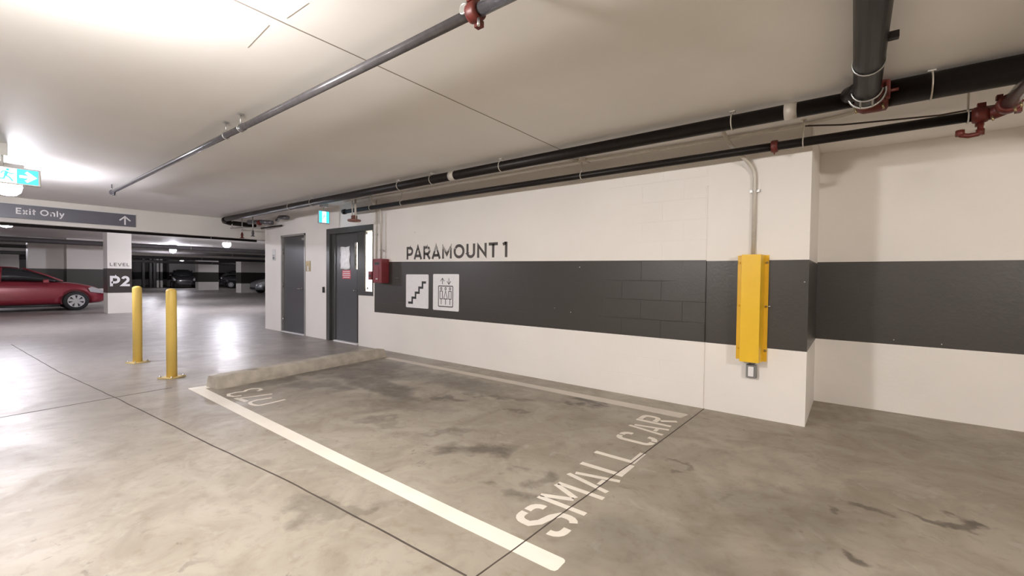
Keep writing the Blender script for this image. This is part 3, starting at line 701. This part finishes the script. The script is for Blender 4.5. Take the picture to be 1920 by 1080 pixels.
# sprinkler main crossing the near ceiling
e = empty('sprinkler_pipe', (0, 1.495, 2.5), 'dark grey sprinkler pipe hung across the open ceiling above the stall', 'pipe')
mb = MB(); mb.tube([(-8.85, 0, 0), (-1.44, 0, 0)], .025, 16); mb.tube([(-1.44, 0, 0), (-.034, 0, 0)], .031, 16); mb.build('tube', M['greypipe'], e)
coupling(e, (-1.40, 0, 0), .031, 'x', .06, True, R(-60))
mb = MB(); mb.torus((-1.44, -.035, .012), .022, .006, 'y', 18, 6); mb.tube([(-1.44, -.04, .012), (-1.44, 0, .01)], .018, 12); mb.build('outlet_ring', M['steel'], e)
mb = MB(); mb.tube([(-1.37, -.01, -.045), (-1.36, -.02, -.085)], .007, 6); mb.build('coupling_bolt', M['steel'], e)
hanger(e, (-4.06, 0, 0), .025, 'x', .12); hanger(e, (-4.38, 0, 0), .025, 'x', .12); hanger(e, (-.7, 0, 0), .031, 'x', .12)
mb = MB(); mb.lathe([(.034, -.03), (.034, .03)], (-8.85, 0, 0), 'x', 14); mb.tube([(-8.86, 0, 0), (-8.86, 0, .12)], .008, 8); mb.build('end_fitting', M['greypipe'], e)
mb = MB(); mb.lathe([(.02, .01), (.012, -.03), (.025, -.035), (.025, -.04)], (-8.70, 0, -.03), 'z', 12); mb.build('sprinkler_outlet', M['greypipe'], e)
mb = MB(); mb.lathe([(.029, -.02), (.029, .02)], (-4.02, 0, 0), 'x', 16); mb.build('sleeve', M['greypipe'], e)

# large black drain main near the wall
YB, ZB = 3.84, 2.535
e = empty('main_pipe', (0, YB, ZB), 'long thick black pipe tight under the ceiling near the block wall', 'pipe')
mb = MB(); mb.tube([(-11.22, 0, 0), (.02, 0, 0)], .055, 20); mb.tube([(.1, 0, -.01), (5.2, 0, -.01)], .082, 22); mb.build('tube', M['blackpipe'], e)
for x in (-8.2, -7.4, -5.0, -4.33, -3.17, -.79): hanger(e, (x, 0, 0), .055, 'x', CEIL-ZB, M['conduit'])
for x in (-3.95,): mb = MB(); mb.lathe([(.058, -.045), (.058, .045)], (x, 0, 0), 'x', 20); mb.build('sleeve', M['conduit'], e)
mb = MB(); mb.lathe([(.060, -.04), (.060, .04)], (-.395, 0, 0), 'x', 20); mb.build('sleeve', M['conduit'], e)
mb = MB(); mb.lathe([(.058, -.10), (.075, -.09), (.098, -.05), (.100, .03), (.098, .07), (.083, .08)], (.075, 0, -.012), 'x', 24); mb.build('coupling', M['red'], e)
mb = MB(); mb.box(.135, .16, -.115, -.075, -.07, .05, .006); mb.tube([(.10, -.095, -.02), (.2, -.095, -.02)], .010, 8); mb.build('coupling_lug', M['red'], e)
for x in (-.02, .12):
    mb = MB(); mb.tube([(x, -.08, -.085), (x+.01, -.085, -.125)], .007, 6); mb.build('coupling_bolt', M['brass'], e)
hanger(e, (.36, 0, -.01), .082, 'x', CEIL-ZB, M['conduit'])
# cross pipe coming in from the aisle
e = empty('branch_pipe', (.04, 0, 2.50), 'thick black pipe running from overhead to the red coupling', 'pipe')
mb = MB(); mb.tube([(0, -5, .0), (0, 3.72, .0)], .070, 24); mb.tube([(-.02, 3.56, .01), (-.07, 3.66, .015), (-.09, 3.72, .03)], .052, 16); mb.build('tube', M['blackpipe'], e)
hanger(e, (0, 3.15, 0), .070, 'y', .12, M['steel']); hanger(e, (0, .5, 0), .070, 'y', .12, M['steel'])
mb = MB(); mb.torus((0, 3.58, 0), .078, .006, 'y', 24, 6, R(190), R(350)); mb.torus((0, 3.66, 0), .094, .008, 'y', 24, 6, R(180), R(370)); mb.tube([(-.03, 3.58, -.075), (-.03, 3.67, -.09)], .006, 6); mb.tube([(.03, 3.58, -.075), (.03, 3.67, -.09)], .006, 6)
mb.build('clamp', M['steel'], e)
mb = MB(); mb.box(.068, .11, 2.86, 2.90, -.02, .015, .004); mb.build('lug', M['blackpipe'], e)

# smaller sprinkler line along the wall
YS, ZS = 4.36, 2.43
e = empty('wall_sprinkler_pipe', (0, YS, ZS), 'slimmer black pipe running along the top of the block wall', 'pipe')
mb = MB(); mb.tube([(-7.25, 0, 0), (.62, 0, 0)], .036, 16); mb.build('tube', M['blackpipe'], e)
mb = MB(); mb.lathe([(.045, -.04), (.045, .03)], (-7.25, 0, 0), 'x', 14); mb.build('end_cap', M['blackpipe'], e)
for x in (-6.45, -5.62, -2.43, -.355): hanger(e, (x, 0, 0), .036, 'x', CEIL-ZS, M['conduit'])
coupling(e, (-.56, 0, 0), .036, 'x', .05, False)
mb = MB(); mb.tube([(-.56, -.01, -.04), (-.56, -.01, -.07)], .006, 6); mb.build('coupling_bolt', M['red'], e)
# its right-hand end: grooved elbow, riser towards the camera and a little drain loop
coupling(e, (.66, -.01, 0), .040, 'x', .07, True, R(-70))
mb = MB(); mb.tube([(.62, 0, 0), (.72, -.02, 0), (.755, -.09, 0)], .046, 16); mb.build('elbow', M['red'], e)
coupling(e, (.76, -.17, .0), .044, 'y', .07, True, R(-50))
mb = MB(); mb.tube([(.76, -.06, 0), (.76, -4.8, .0)], .040, 16); mb.build('riser', M['greypipe'], e)
mb = MB(); mb.tube([(.66, -.02, -.04), (.66, -.02, -.10), (.645, -.03, -.135), (.60, -.04, -.14), (.565, -.04, -.13), (.55, -.04, -.11)], .016, 10); mb.lathe([(.024, -.02), (.024, .02)], (.56, -.04, -.115), 'z', 8); mb.lathe([(.022, -.02), (.022, .02)], (.66, -.02, -.12), 'z', 8); mb.build('drain_elbow', M['red'], e)
for dx, dy in ((.70, -.10), (.77, -.25), (.78, -.33)):
    mb = MB(); mb.tube([(dx, dy, -.045), (dx+.005, dy-.005, -.075)], .007, 6); mb.build('coupling_bolt', M['brass'], e)
hanger(e, (.60, 0, 0), .038, 'x', CEIL-ZS, M['conduit']); hanger(e, (.76, -2.2, 0), .040, 'y', CEIL-ZS, M['conduit'])

# conduit run along the ceiling corner, with loose cable
e = empty('ceiling_conduit', (0, 0, 2.6), 'thin pale conduit running along the ceiling between the two black pipes', 'conduit')
mb = MB(); mb.tube([(-7.2, 4.335, 0), (-3.96, 4.345, 0), (-2.43, 4.37, 0), (-2.2, 4.385, 0), (-1.25, 4.425, 0), (-.8, 4.445, 0), (-.39, 4.45, 0), (-.1, 4.38, 0), (.2, 4.25, .0), (.5, 4.2, 0)], .014, 8); mb.build('tube', M['conduit'], e)
mb = MB(); mb.box(-2.48, -2.38, 4.32, 4.42, -.02, .02); mb.tube([(-2.62, 4.08, .0), (-2.43, 4.37, 0)], .012, 8); mb.build('junction_box', M['conduit'], e)
mb = MB(); mb.tube([(-.35, 4.44, -.015), (-.1, 4.58, -.018), (.5, 4.75, -.02), (1.0, 4.70, -.02), (2.5, 4.6, -.01)], .007, 6); mb.build('cable', M['jointfill'], e)

# fittings at the far end of the mains
e = empty('pipe_elbow', (-11.25, 3.84, 2.5), 'black pipe elbow where the thick pipe meets the dropped beam', 'pipe')
mb = MB(); mb.tube([(-.02, 0, .035), (-.16, .01, .03), (-.30, .06, .01), (-.34, .18, -.01), (-.34, .75, -.02)], .055, 14); mb.build('tube', M['blackpipe'], e)
mb = MB(); mb.tube([(-.34, .2, -.13), (.2, .45, -.13), (.55, .72, -.13)], .012, 8); mb.tube([(-.3, .22, -.13), (-.3, .22, .05)], .01, 6); mb.build('bracket', M['steel'], e)
e = empty('valve_cluster', (-10.6, 4.25, 2.45), 'cluster of grey and red fittings above the wall corner', 'valve')
mb = MB(); mb.tube([(-.25, -.10, .02), (.05, .05, .02), (.30, .18, 0)], .05, 12); mb.build('tube', M['greypipe'], e)
mb = MB(); mb.lathe([(.05, -.05), (.06, -.02), (.06, .02), (.05, .05)], (.02, .02, .0), 'x', 16); mb.build('coupling', M['red'], e)
mb = MB(); mb.tube([(-.2, .15, -.1), (.55, .27, -.07)], .018, 8); mb.build('conduit_stub', M['blackpipe'], e)
mb = MB(); mb.tube([(.55, .18, .04), (.85, .1, .07), (1.1, .15, .05)], .045, 12); mb.build('hose', M['greypipe'], e)
for px_, py_, m_, lab in ((-11.35, 4.2, 'red', 'small red sprinkler drop over the beam pipe'), (-10.62, 4.15, 'greypipe', 'small dark sprinkler drop beside the wall corner')):
    e = empty('sprinkler', (px_, py_, 2.13), lab, 'sprinkler')
    mb = MB(); mb.tube([(0, 0, .06), (0, 0, .49)], .012, 8); mb.build('drop', M['steel'], e)
    mb = MB(); mb.lathe([(.008, 0), (.045, .005), (.045, .012), (.02, .03), (.03, .08), (.012, .14)], (0, 0, 0), 'z', 12); mb.build('head', M[m_], e)

# sprinkler drop with red-brown plate above the entrance door
e = empty('hanging_detector', (-6.72, 4.22, 2.20), 'reddish brown detector on rods above the entrance door', 'detector')
mb = MB(); mb.lathe([(.02, -.01), (.10, 0), (.115, .02), (.10, .035), (.05, .04), (.05, .10), (.02, .11)], (0, 0, 0), 'z', 20); mb.build('body', mat('brown_detector', (.23, .11, .09), .5, var=.1), e)
for dx in (-.06, .02, .05):
    mb = MB(); mb.tube([(dx, 0, .04), (dx, 0, .42 if dx < 0 else .38)], .009, 8); mb.build('rod', M['conduit'], e)
mb = MB(); mb.box(-.13, .11, -.02, .02, .37, .395); mb.build('rail', M['conduit'], e)

# ------------------------------------------------------------------ hanging signs
def running_man(mb, cx, cz, s, pl_, t0, t1):
    P_ = lambda a: [(cx+x*s, cz+z*s) for x, z in a]
    mb.prism([(cx+.05*s+.09*s*math.cos(R(a)), cz+.40*s+.09*s*math.sin(R(a))) for a in range(0, 360, 30)], pl_, t0, t1)
    mb.ribbon(P_([(.02, .25), (-.08, -.02)]), .17*s, pl_, t0, t1)
    mb.ribbon(P_([(.0, .24), (.20, .12), (.36, .16)]), .07*s, pl_, t0, t1); mb.ribbon(P_([(.0, .26), (-.20, .24), (-.30, .06)]), .07*s, pl_, t0, t1)
    mb.ribbon(P_([(-.07, -.02), (.14, -.16), (.30, -.42)]), .09*s, pl_, t0, t1); mb.ribbon(P_([(-.08, -.02), (-.14, -.28), (-.38, -.30)]), .09*s, pl_, t0, t1)
e = empty('exit_sign', (-7.0, .37, 2.30), 'lit cyan running man sign with right arrow, upper left', 'exit sign')
mb = MB(); mb.box(-.03, 0, -.27, .235, -.095, .085, .004); mb.build('housing', M['lframe'], e)
mb = MB(); mb.prism(rect(-.26, .06, -.08, .07), on_x(0), 0, .002); mb.build('lit_panel', M['exitwhite'], e)
mb = MB(); mb.prism(rect(.06, .215, -.08, .07), on_x(0), 0, .002); mb.build('arrow_panel', M['exitblue'], e)
mb = MB(); mb.ribbon([(.078, -.005), (.165, -.005)], .028, on_x(0), .002, .003); mb.ribbon([(.125, .045), (.185, -.005), (.125, -.055)], .028, on_x(0), .002, .003); mb.build('arrow', M['exitwhite'], e)
mb = MB(); running_man(mb, -.01, -.005, .14, on_x(0), .002, .003); mb.build('pictogram', M['exitblue'], e)
mb = MB(); mb.box(-.06, .02, -.08, .0, .19, .32, .006); mb.tube([(-.015, -.04, .085), (-.015, -.04, .2)], .012, 8); mb.build('mount', M['pale'], e)

e = empty('exit_sign', (-7.80, 4.28, 2.37), 'small lit cyan running man sign hung above the wall between the doors', 'exit sign')
mb = MB(); mb.box(-.03, 0, -.115, .105, -.125, .115, .004); mb.build('housing', M['lframe'], e)
mb = MB(); mb.prism(rect(-.10, .09, -.11, .10), on_x(0), 0, .002); mb.build('lit_panel', M['exitwhite'], e)
mb = MB(); mb.prism(rect(-.10, -.045, -.11, .10), on_x(0), .002, .003); mb.prism(rect(.035, .09, -.11, .10), on_x(0), .002, .003); running_man(mb, -.005, .0, .11, on_x(0), .002, .003); mb.build('pictogram', M['exitblue'], e)
mb = MB(); mb.box(-.07, .05, -.06, .06, .18, .25, .006); mb.tube([(-.015, 0, .11), (-.015, 0, .2)], .012, 8); mb.build('mount', M['steel'], e)

e = empty('direction_sign', (-11.86, 1.0, 2.36), 'long blue grey Exit Only sign fixed to the dropped beam', 'sign')
mb = MB(); mb.box(-.036, 0, -1.6, 1.37, -.115, .135, .004); mb.build('sign_panel', M['bluegrey'], e)
mb = MB(); write(mb, 'Exit Only', -.29, .32, -.035, .075, on_x(0), h=.17, gap=.16, space=.3, t0=0, t1=.002)
mb.build('lettering', M['signwhite'], e)
mb = MB(); mb.ribbon([(1.20, -.085), (1.20, .075)], .024, on_x(0), 0, .002); mb.ribbon([(1.115, .0), (1.20, .085), (1.285, .0)], .024, on_x(0), 0, .002); mb.build('arrow', M['signwhite'], e)
mb = MB(); mb.box(-.036, .012, -1.62, 1.38, .135, .15); mb.build('top_rail', M['pale'], e)

# pipe along the beam and further overhead pipes
def cross_pipe(x, z, r, y0, y1, label, hs=()):
    e = empty('overhead_pipe', (x, 0, z), label, 'pipe', None)
    mb = MB(); mb.tube([(0, y0, 0), (0, y1, 0)], r, 12); mb.build('tube', M['farpipe'] if x < -15 else M['blackpipe'], e)
    for y in hs: hanger(e, (0, y, 0), r, 'y', CEIL-z, M['conduit'])
cross_pipe(-11.95, 2.132, .028, -6, 4.75, 'thin black pipe under the dropped beam, below the long sign', (3.75, .2, -2))
cross_pipe(-21.4, 2.33, .085, -12, 20, 'thick dark pipe crossing behind the lettered column', (-3, 0, 6, 9, 12))
cross_pipe(-25.6, 2.28, .07, -12, 20, 'dark overhead pipe beyond the first crossing pipe', (-3, 3, 9))
cross_pipe(-30.2, 2.16, .08, -12, 22, 'dark overhead pipe in front of the far beam', (-3, 3, 9, 14))
cross_pipe(-38.0, 2.1, .10, -12, 22, 'last dark overhead pipe over the far cars', (-3, 5, 12))

# ------------------------------------------------------------------ free standing columns
def column(name, x0, x1, y0, y1, label, band=(.651, 1.425), group=None, mats=('cwall', 'cband')):
    cx, cy = (x0+x1)/2, (y0+y1)/2; e = empty(name, (cx, cy, 0), label, 'column', group)
    hx, hy = (x1-x0)/2, (y1-y0)/2; mb = MB()
    mb.box(-hx, hx, -hy, hy, 0, band[0]); mb.box(-hx, hx, -hy, hy, band[1], CEIL); mb.build('shaft', M[mats[0]], e)
    mb = MB(); mb.box(-hx-.002, hx+.002, -hy-.002, hy+.002, band[0], band[1]); mb.build('painted_band', M[mats[1]], e)
    return e, hx, hy
e, hx, hy = column('level_column', -19.13, -18.5, 3.0, 3.585, 'white column with LEVEL P2 lettering and a dark band')
mb = MB(); write(mb, 'LEVEL', -.235, .235, 1.505, 1.605, on_x(hx), h=.13, gap=.22, t0=0, t1=.002); mb.build('level_lettering', M['ink'], e)
mb = MB(); write(mb, 'P2', -.24, .245, .86, 1.19, on_x(hx+.002), h=.21, gap=.14, t0=0, t1=.002); mb.build('level_number', M['signwhite'], e)
column('column', -24.7, -24.0, 2.72, 4.3, 'wide white column directly behind the lettered column')
column('column', -25.6, -24.9, 1.78, 2.85, 'wide white column behind the red car')
G = 'far columns'
column('column', -41.5, -40.8, 11.95, 13.35, 'far banded column left of the headlamp lit black car', group=None)
column('column', -34.6, -33.7, 12.4, 14.45, 'far banded column half beside the stair core corner', group=None)
column('column', -54.2, -53.4, 13.2, 15.6, 'distant banded column behind the dark car seen head on', group=None)
for i, (x, y) in enumerate(((-50, 10.42), (-50.1, 11.45), (-50, 10.93), (-50.2, 11.75), (-50, 11.20))):
    column('column', x-.3, x, y, y+.17, 'thin distant column between the two bollards', group='thin distant columns', mats=('cband', 'cband') if i % 2 == 0 else ('cwall', 'cband'))
column('column', -60, -59.4, 11.6, 12.6, 'distant column just right of the lettered column')
column('column', -36.0, -35.3, .3, 2.2, 'distant column above the red car roof')

# ------------------------------------------------------------------ cars
def make_car(name, loc, rz, paint, label, zs=1.0):
    e = empty(name, loc, label, 'car', rz=rz)
    def loft(secs, mt_, nm, smooth=True, sub=1):
        mb = MB(); rings = [[mb.bm.verts.new((x, y, z*zs)) for y, z in pts] for x, pts in secs]
        for a, b in zip(rings, rings[1:]):
            n_ = len(a)
            for i in range(n_):
                f = mb._f([a[i], a[(i+1) % n_], b[(i+1) % n_], b[i]])
        mb._f(rings[0]); mb._f(list(reversed(rings[-1])))
        bmesh.ops.recalc_face_normals(mb.bm, faces=mb.bm.faces[:])
        for f in mb.bm.faces: f.smooth = True
        o = mb.build(nm, mt_, e)
        if sub:
            md = o.modifiers.new('s', 'SUBSURF'); md.levels = sub; md.render_levels = sub
        return o
    def sec(w_, zb_, zt_, crown=.02):
        h = [(w_*.88, zb_), (w_*.98, zb_+.08), (w_, zb_+(zt_-zb_)*.45), (w_*.985, zb_+(zt_-zb_)*.72), (w_*.93, zt_-.03), (w_*.75, zt_+crown*.6), (w_*.35, zt_+crown)]
        return h+[(-y, z) for y, z in reversed(h)]
    S_ = [(-2.12, sec(.60, .40, .82)), (-2.06, sec(.74, .30, .92)), (-1.8, sec(.82, .22, .98)), (-1.25, sec(.87, .19, 1.0)), (-.3, sec(.88, .18, .98)), (.5, sec(.88, .18, .965)),
          (1.02, sec(.875, .18, .955)), (1.3, sec(.87, .19, .92)), (1.65, sec(.84, .20, .84)), (1.92, sec(.76, .21, .73)), (2.06, sec(.64, .25, .62)), (2.10, sec(.5, .3, .52))]
    body = loft(S_, paint, 'body', sub=1)
    # wheel arches cut out of the body
    cut = MB()
    for x in (1.30, -1.27):
        for s_ in (-1, 1): cut.lathe([(.37, -.16), (.37, .16)], (x, s_*.86, .33), 'y', 32)
    co = cut.build('cutter', paint, e)
    bo = body.modifiers.new('b', 'BOOLEAN'); bo.operation = 'DIFFERENCE'; bo.object = co; bo.solver = 'EXACT'
    bpy.context.view_layer.update()
    dg = bpy.context.evaluated_depsgraph_get(); nm_ = bpy.data.meshes.new_from_object(body.evaluated_get(dg))
    body.modifiers.clear(); body.data = nm_; bpy.data.objects.remove(co)
    def gs(wb_, wt_, z0, z1):
        h = [(wb_, z0), (wb_*.5+wt_*.5, z0+(z1-z0)*.5), (wt_, z1-.04*min(1, (z1-z0)*3)), (wt_*.7, z1)]
        return h+[(-y, z) for y, z in reversed(h)]
    cab = loft([(-1.95, gs(.70, .66, .93, 1.0)), (-1.6, gs(.76, .62, .93, 1.27)), (-1.1, gs(.79, .60, .93, 1.41)), (-.3, gs(.80, .60, .93, 1.455)), (.15, gs(.80, .61, .93, 1.41)), (.6, gs(.79, .64, .92, 1.23)), (1.1, gs(.74, .66, .90, .95))], M['glass'], 'cabin_glass', sub=1)
    rf = loft([(-1.72, [(.58, 1.21), (-.58, 1.21), (-.52, 1.235), (.52, 1.235)]), (-1.1, [(.60, 1.385), (-.60, 1.385), (-.45, 1.432), (.45, 1.432)]), (-.3, [(.60, 1.43), (-.60, 1.43), (-.45, 1.475), (.45, 1.475)]), (.12, [(.60, 1.385), (-.60, 1.385), (-.46, 1.43), (.46, 1.43)])], paint, 'roof', sub=1)
    for s_ in (-1, 1):
        for pth, pr in (([(.12, s_*.61, 1.40*zs), (.58, s_*.68, 1.21*zs), (1.0, s_*.74, .985*zs)], .025), ([(-.35, s_*.665, 1.41*zs), (-.38, s_*.80, .95*zs)], .03), ([(-1.35, s_*.63, 1.33*zs), (-1.7, s_*.76, .96*zs)], .05)):
            mb = MB(); mb.tube(pth, pr, 8); mb.build('pillar', paint, e)
        mb = MB(); mb.box(.52, .66, s_*.86-.0, s_*1.03, .93*zs, 1.05*zs, .02); mb.build('mirror', paint, e)
        for hx_ in (-.15, -1.15):
            mb = MB(); mb.box(hx_, hx_+.17, s_*.875-.01, s_*.875+.01, .805*zs, .83*zs, .004); mb.build('door_handle', paint, e)
        mb = MB(); mb.prism([(1.66, .62), (1.98, .56), (2.03, .62), (1.93, .70), (1.70, .79), (1.60, .75)], lambda u, v, t: (u, s_*(t-.22*(u-1.66)), v*zs), .70, .845); mb.build('headlamp', M['headlamp'], e)
        mb = MB(); mb.tube([(-.9, s_*.86, .19), (.92, s_*.86, .19)], .035, 8); mb.build('sill', M['black'], e)
        for x in (1.30, -1.27):
            wt = MB(); c = (x, s_*.80, .32)
            wt.lathe([(.20, -.10), (.29, -.105), (.32, -.08), (.325, 0), (.32, .08), (.29, .105), (.20, .10)], c, 'y', 36); t_ = wt.build('wheel', M['rubber'], e)
            rm_ = MB(); yo = s_*.80+s_*.10
            rm_.lathe([(.215, -.006), (.215, .006), (.19, .012), (.185, -.004)] if s_ > 0 else [(.215, .006), (.215, -.006), (.19, -.012), (.185, .004)], (x, yo, .32), 'y', 36)
            rm_.lathe([(.06, -.01), (.06, .014)] if s_ > 0 else [(.06, .01), (.06, -.014)], (x, yo, .32), 'y', 16)
            for k in range(7):
                a = 2*math.pi*k/7+.2; ca, sa = math.cos(a), math.sin(a); pp = []
                for (rr, ww) in ((.05, -.028), (.20, -.052), (.20, .052), (.05, .028)): pp.append((x+rr*ca-ww*sa, .32+rr*sa+ww*ca))
                rm_.prism(pp, lambda u, v, t: (u, yo+s_*t, v), -.004, .010)
            rm_.build('wheel_cover', M['rim'], t_)
    mb = MB(); mb.box(1.98, 2.115, -.42, .42, .30, .42, .01); mb.build('grille', M['black'], e)
    return e
make_car('car', (-21.66, 1.27, 0), R(90), M['carred'], 'red hatchback parked nose in beside the lettered column')
make_car('car', (-49.0, 13.15, 0), R(-12), M['carblack'], 'dark car seen head on, left of the far banded columns', 1.15)
make_car('car', (-45.6, 17.2, 0), R(75), M['carblack'], 'black car with bright headlamp right of the lamp reflection', 1.15)
make_car('car', (-31.9, 14.55, 0), R(-92), M['carsilver'], 'silver car nose peeping past the stair core corner', 1.05)

# ------------------------------------------------------------------ ceiling lights
def light(x, y, s, col, label):
    e = empty('ceiling_light', (x, y, CEIL), label, 'ceiling light')
    mb = MB(); mb.box(-.13, .13, -.13, .13, -.06, 0, .006); mb.build('mounting_box', M['housing'], e)
    mb = MB(); mb.tube([(0, 0, -.06), (0, 0, -.19)], .018, 10); mb.build('stem', M['housing'], e)
    mb = MB(); mb.lathe([(.02, -.185), (.10, -.19), (.125, -.21), (.125, -.225)], (0, 0, 0), 'z', 28); mb.build('cap', M['housing'], e)
    mb = MB(); mb.lathe([(.12, -.225), (.125, -.27), (.11, -.33), (.07, -.37), (.0, -.385)], (0, 0, 0), 'z', 28); mb.build('lens', lamp_mat('lamp_lens', col, s), e)
names = ['above the stall, just out of the photo', 'behind the lit arrow sign', 'beyond the dropped beam at the left edge', 'bright one reflected in the floor beside the stair core', 'second one beyond the bollards',
         'small one seen beside the lettered column', 'over the red car lane', 'to the right of the camera', 'added as unseen fill behind the camera, left', 'added as unseen fill behind the camera, right', 'added as unseen fill far behind the left edge', 'added furthest out to brighten the far end', 'added over the far black car to brighten the far end', 'added far along the lane of the red car to brighten it']
for (x, y, s, col), nm in zip(LAMPS, names): light(x, y, s, col, 'round white ceiling light '+nm)
light(-7.6, 6.6, 650, (1, .97, .92), 'round ceiling light in the lobby behind the entrance door')
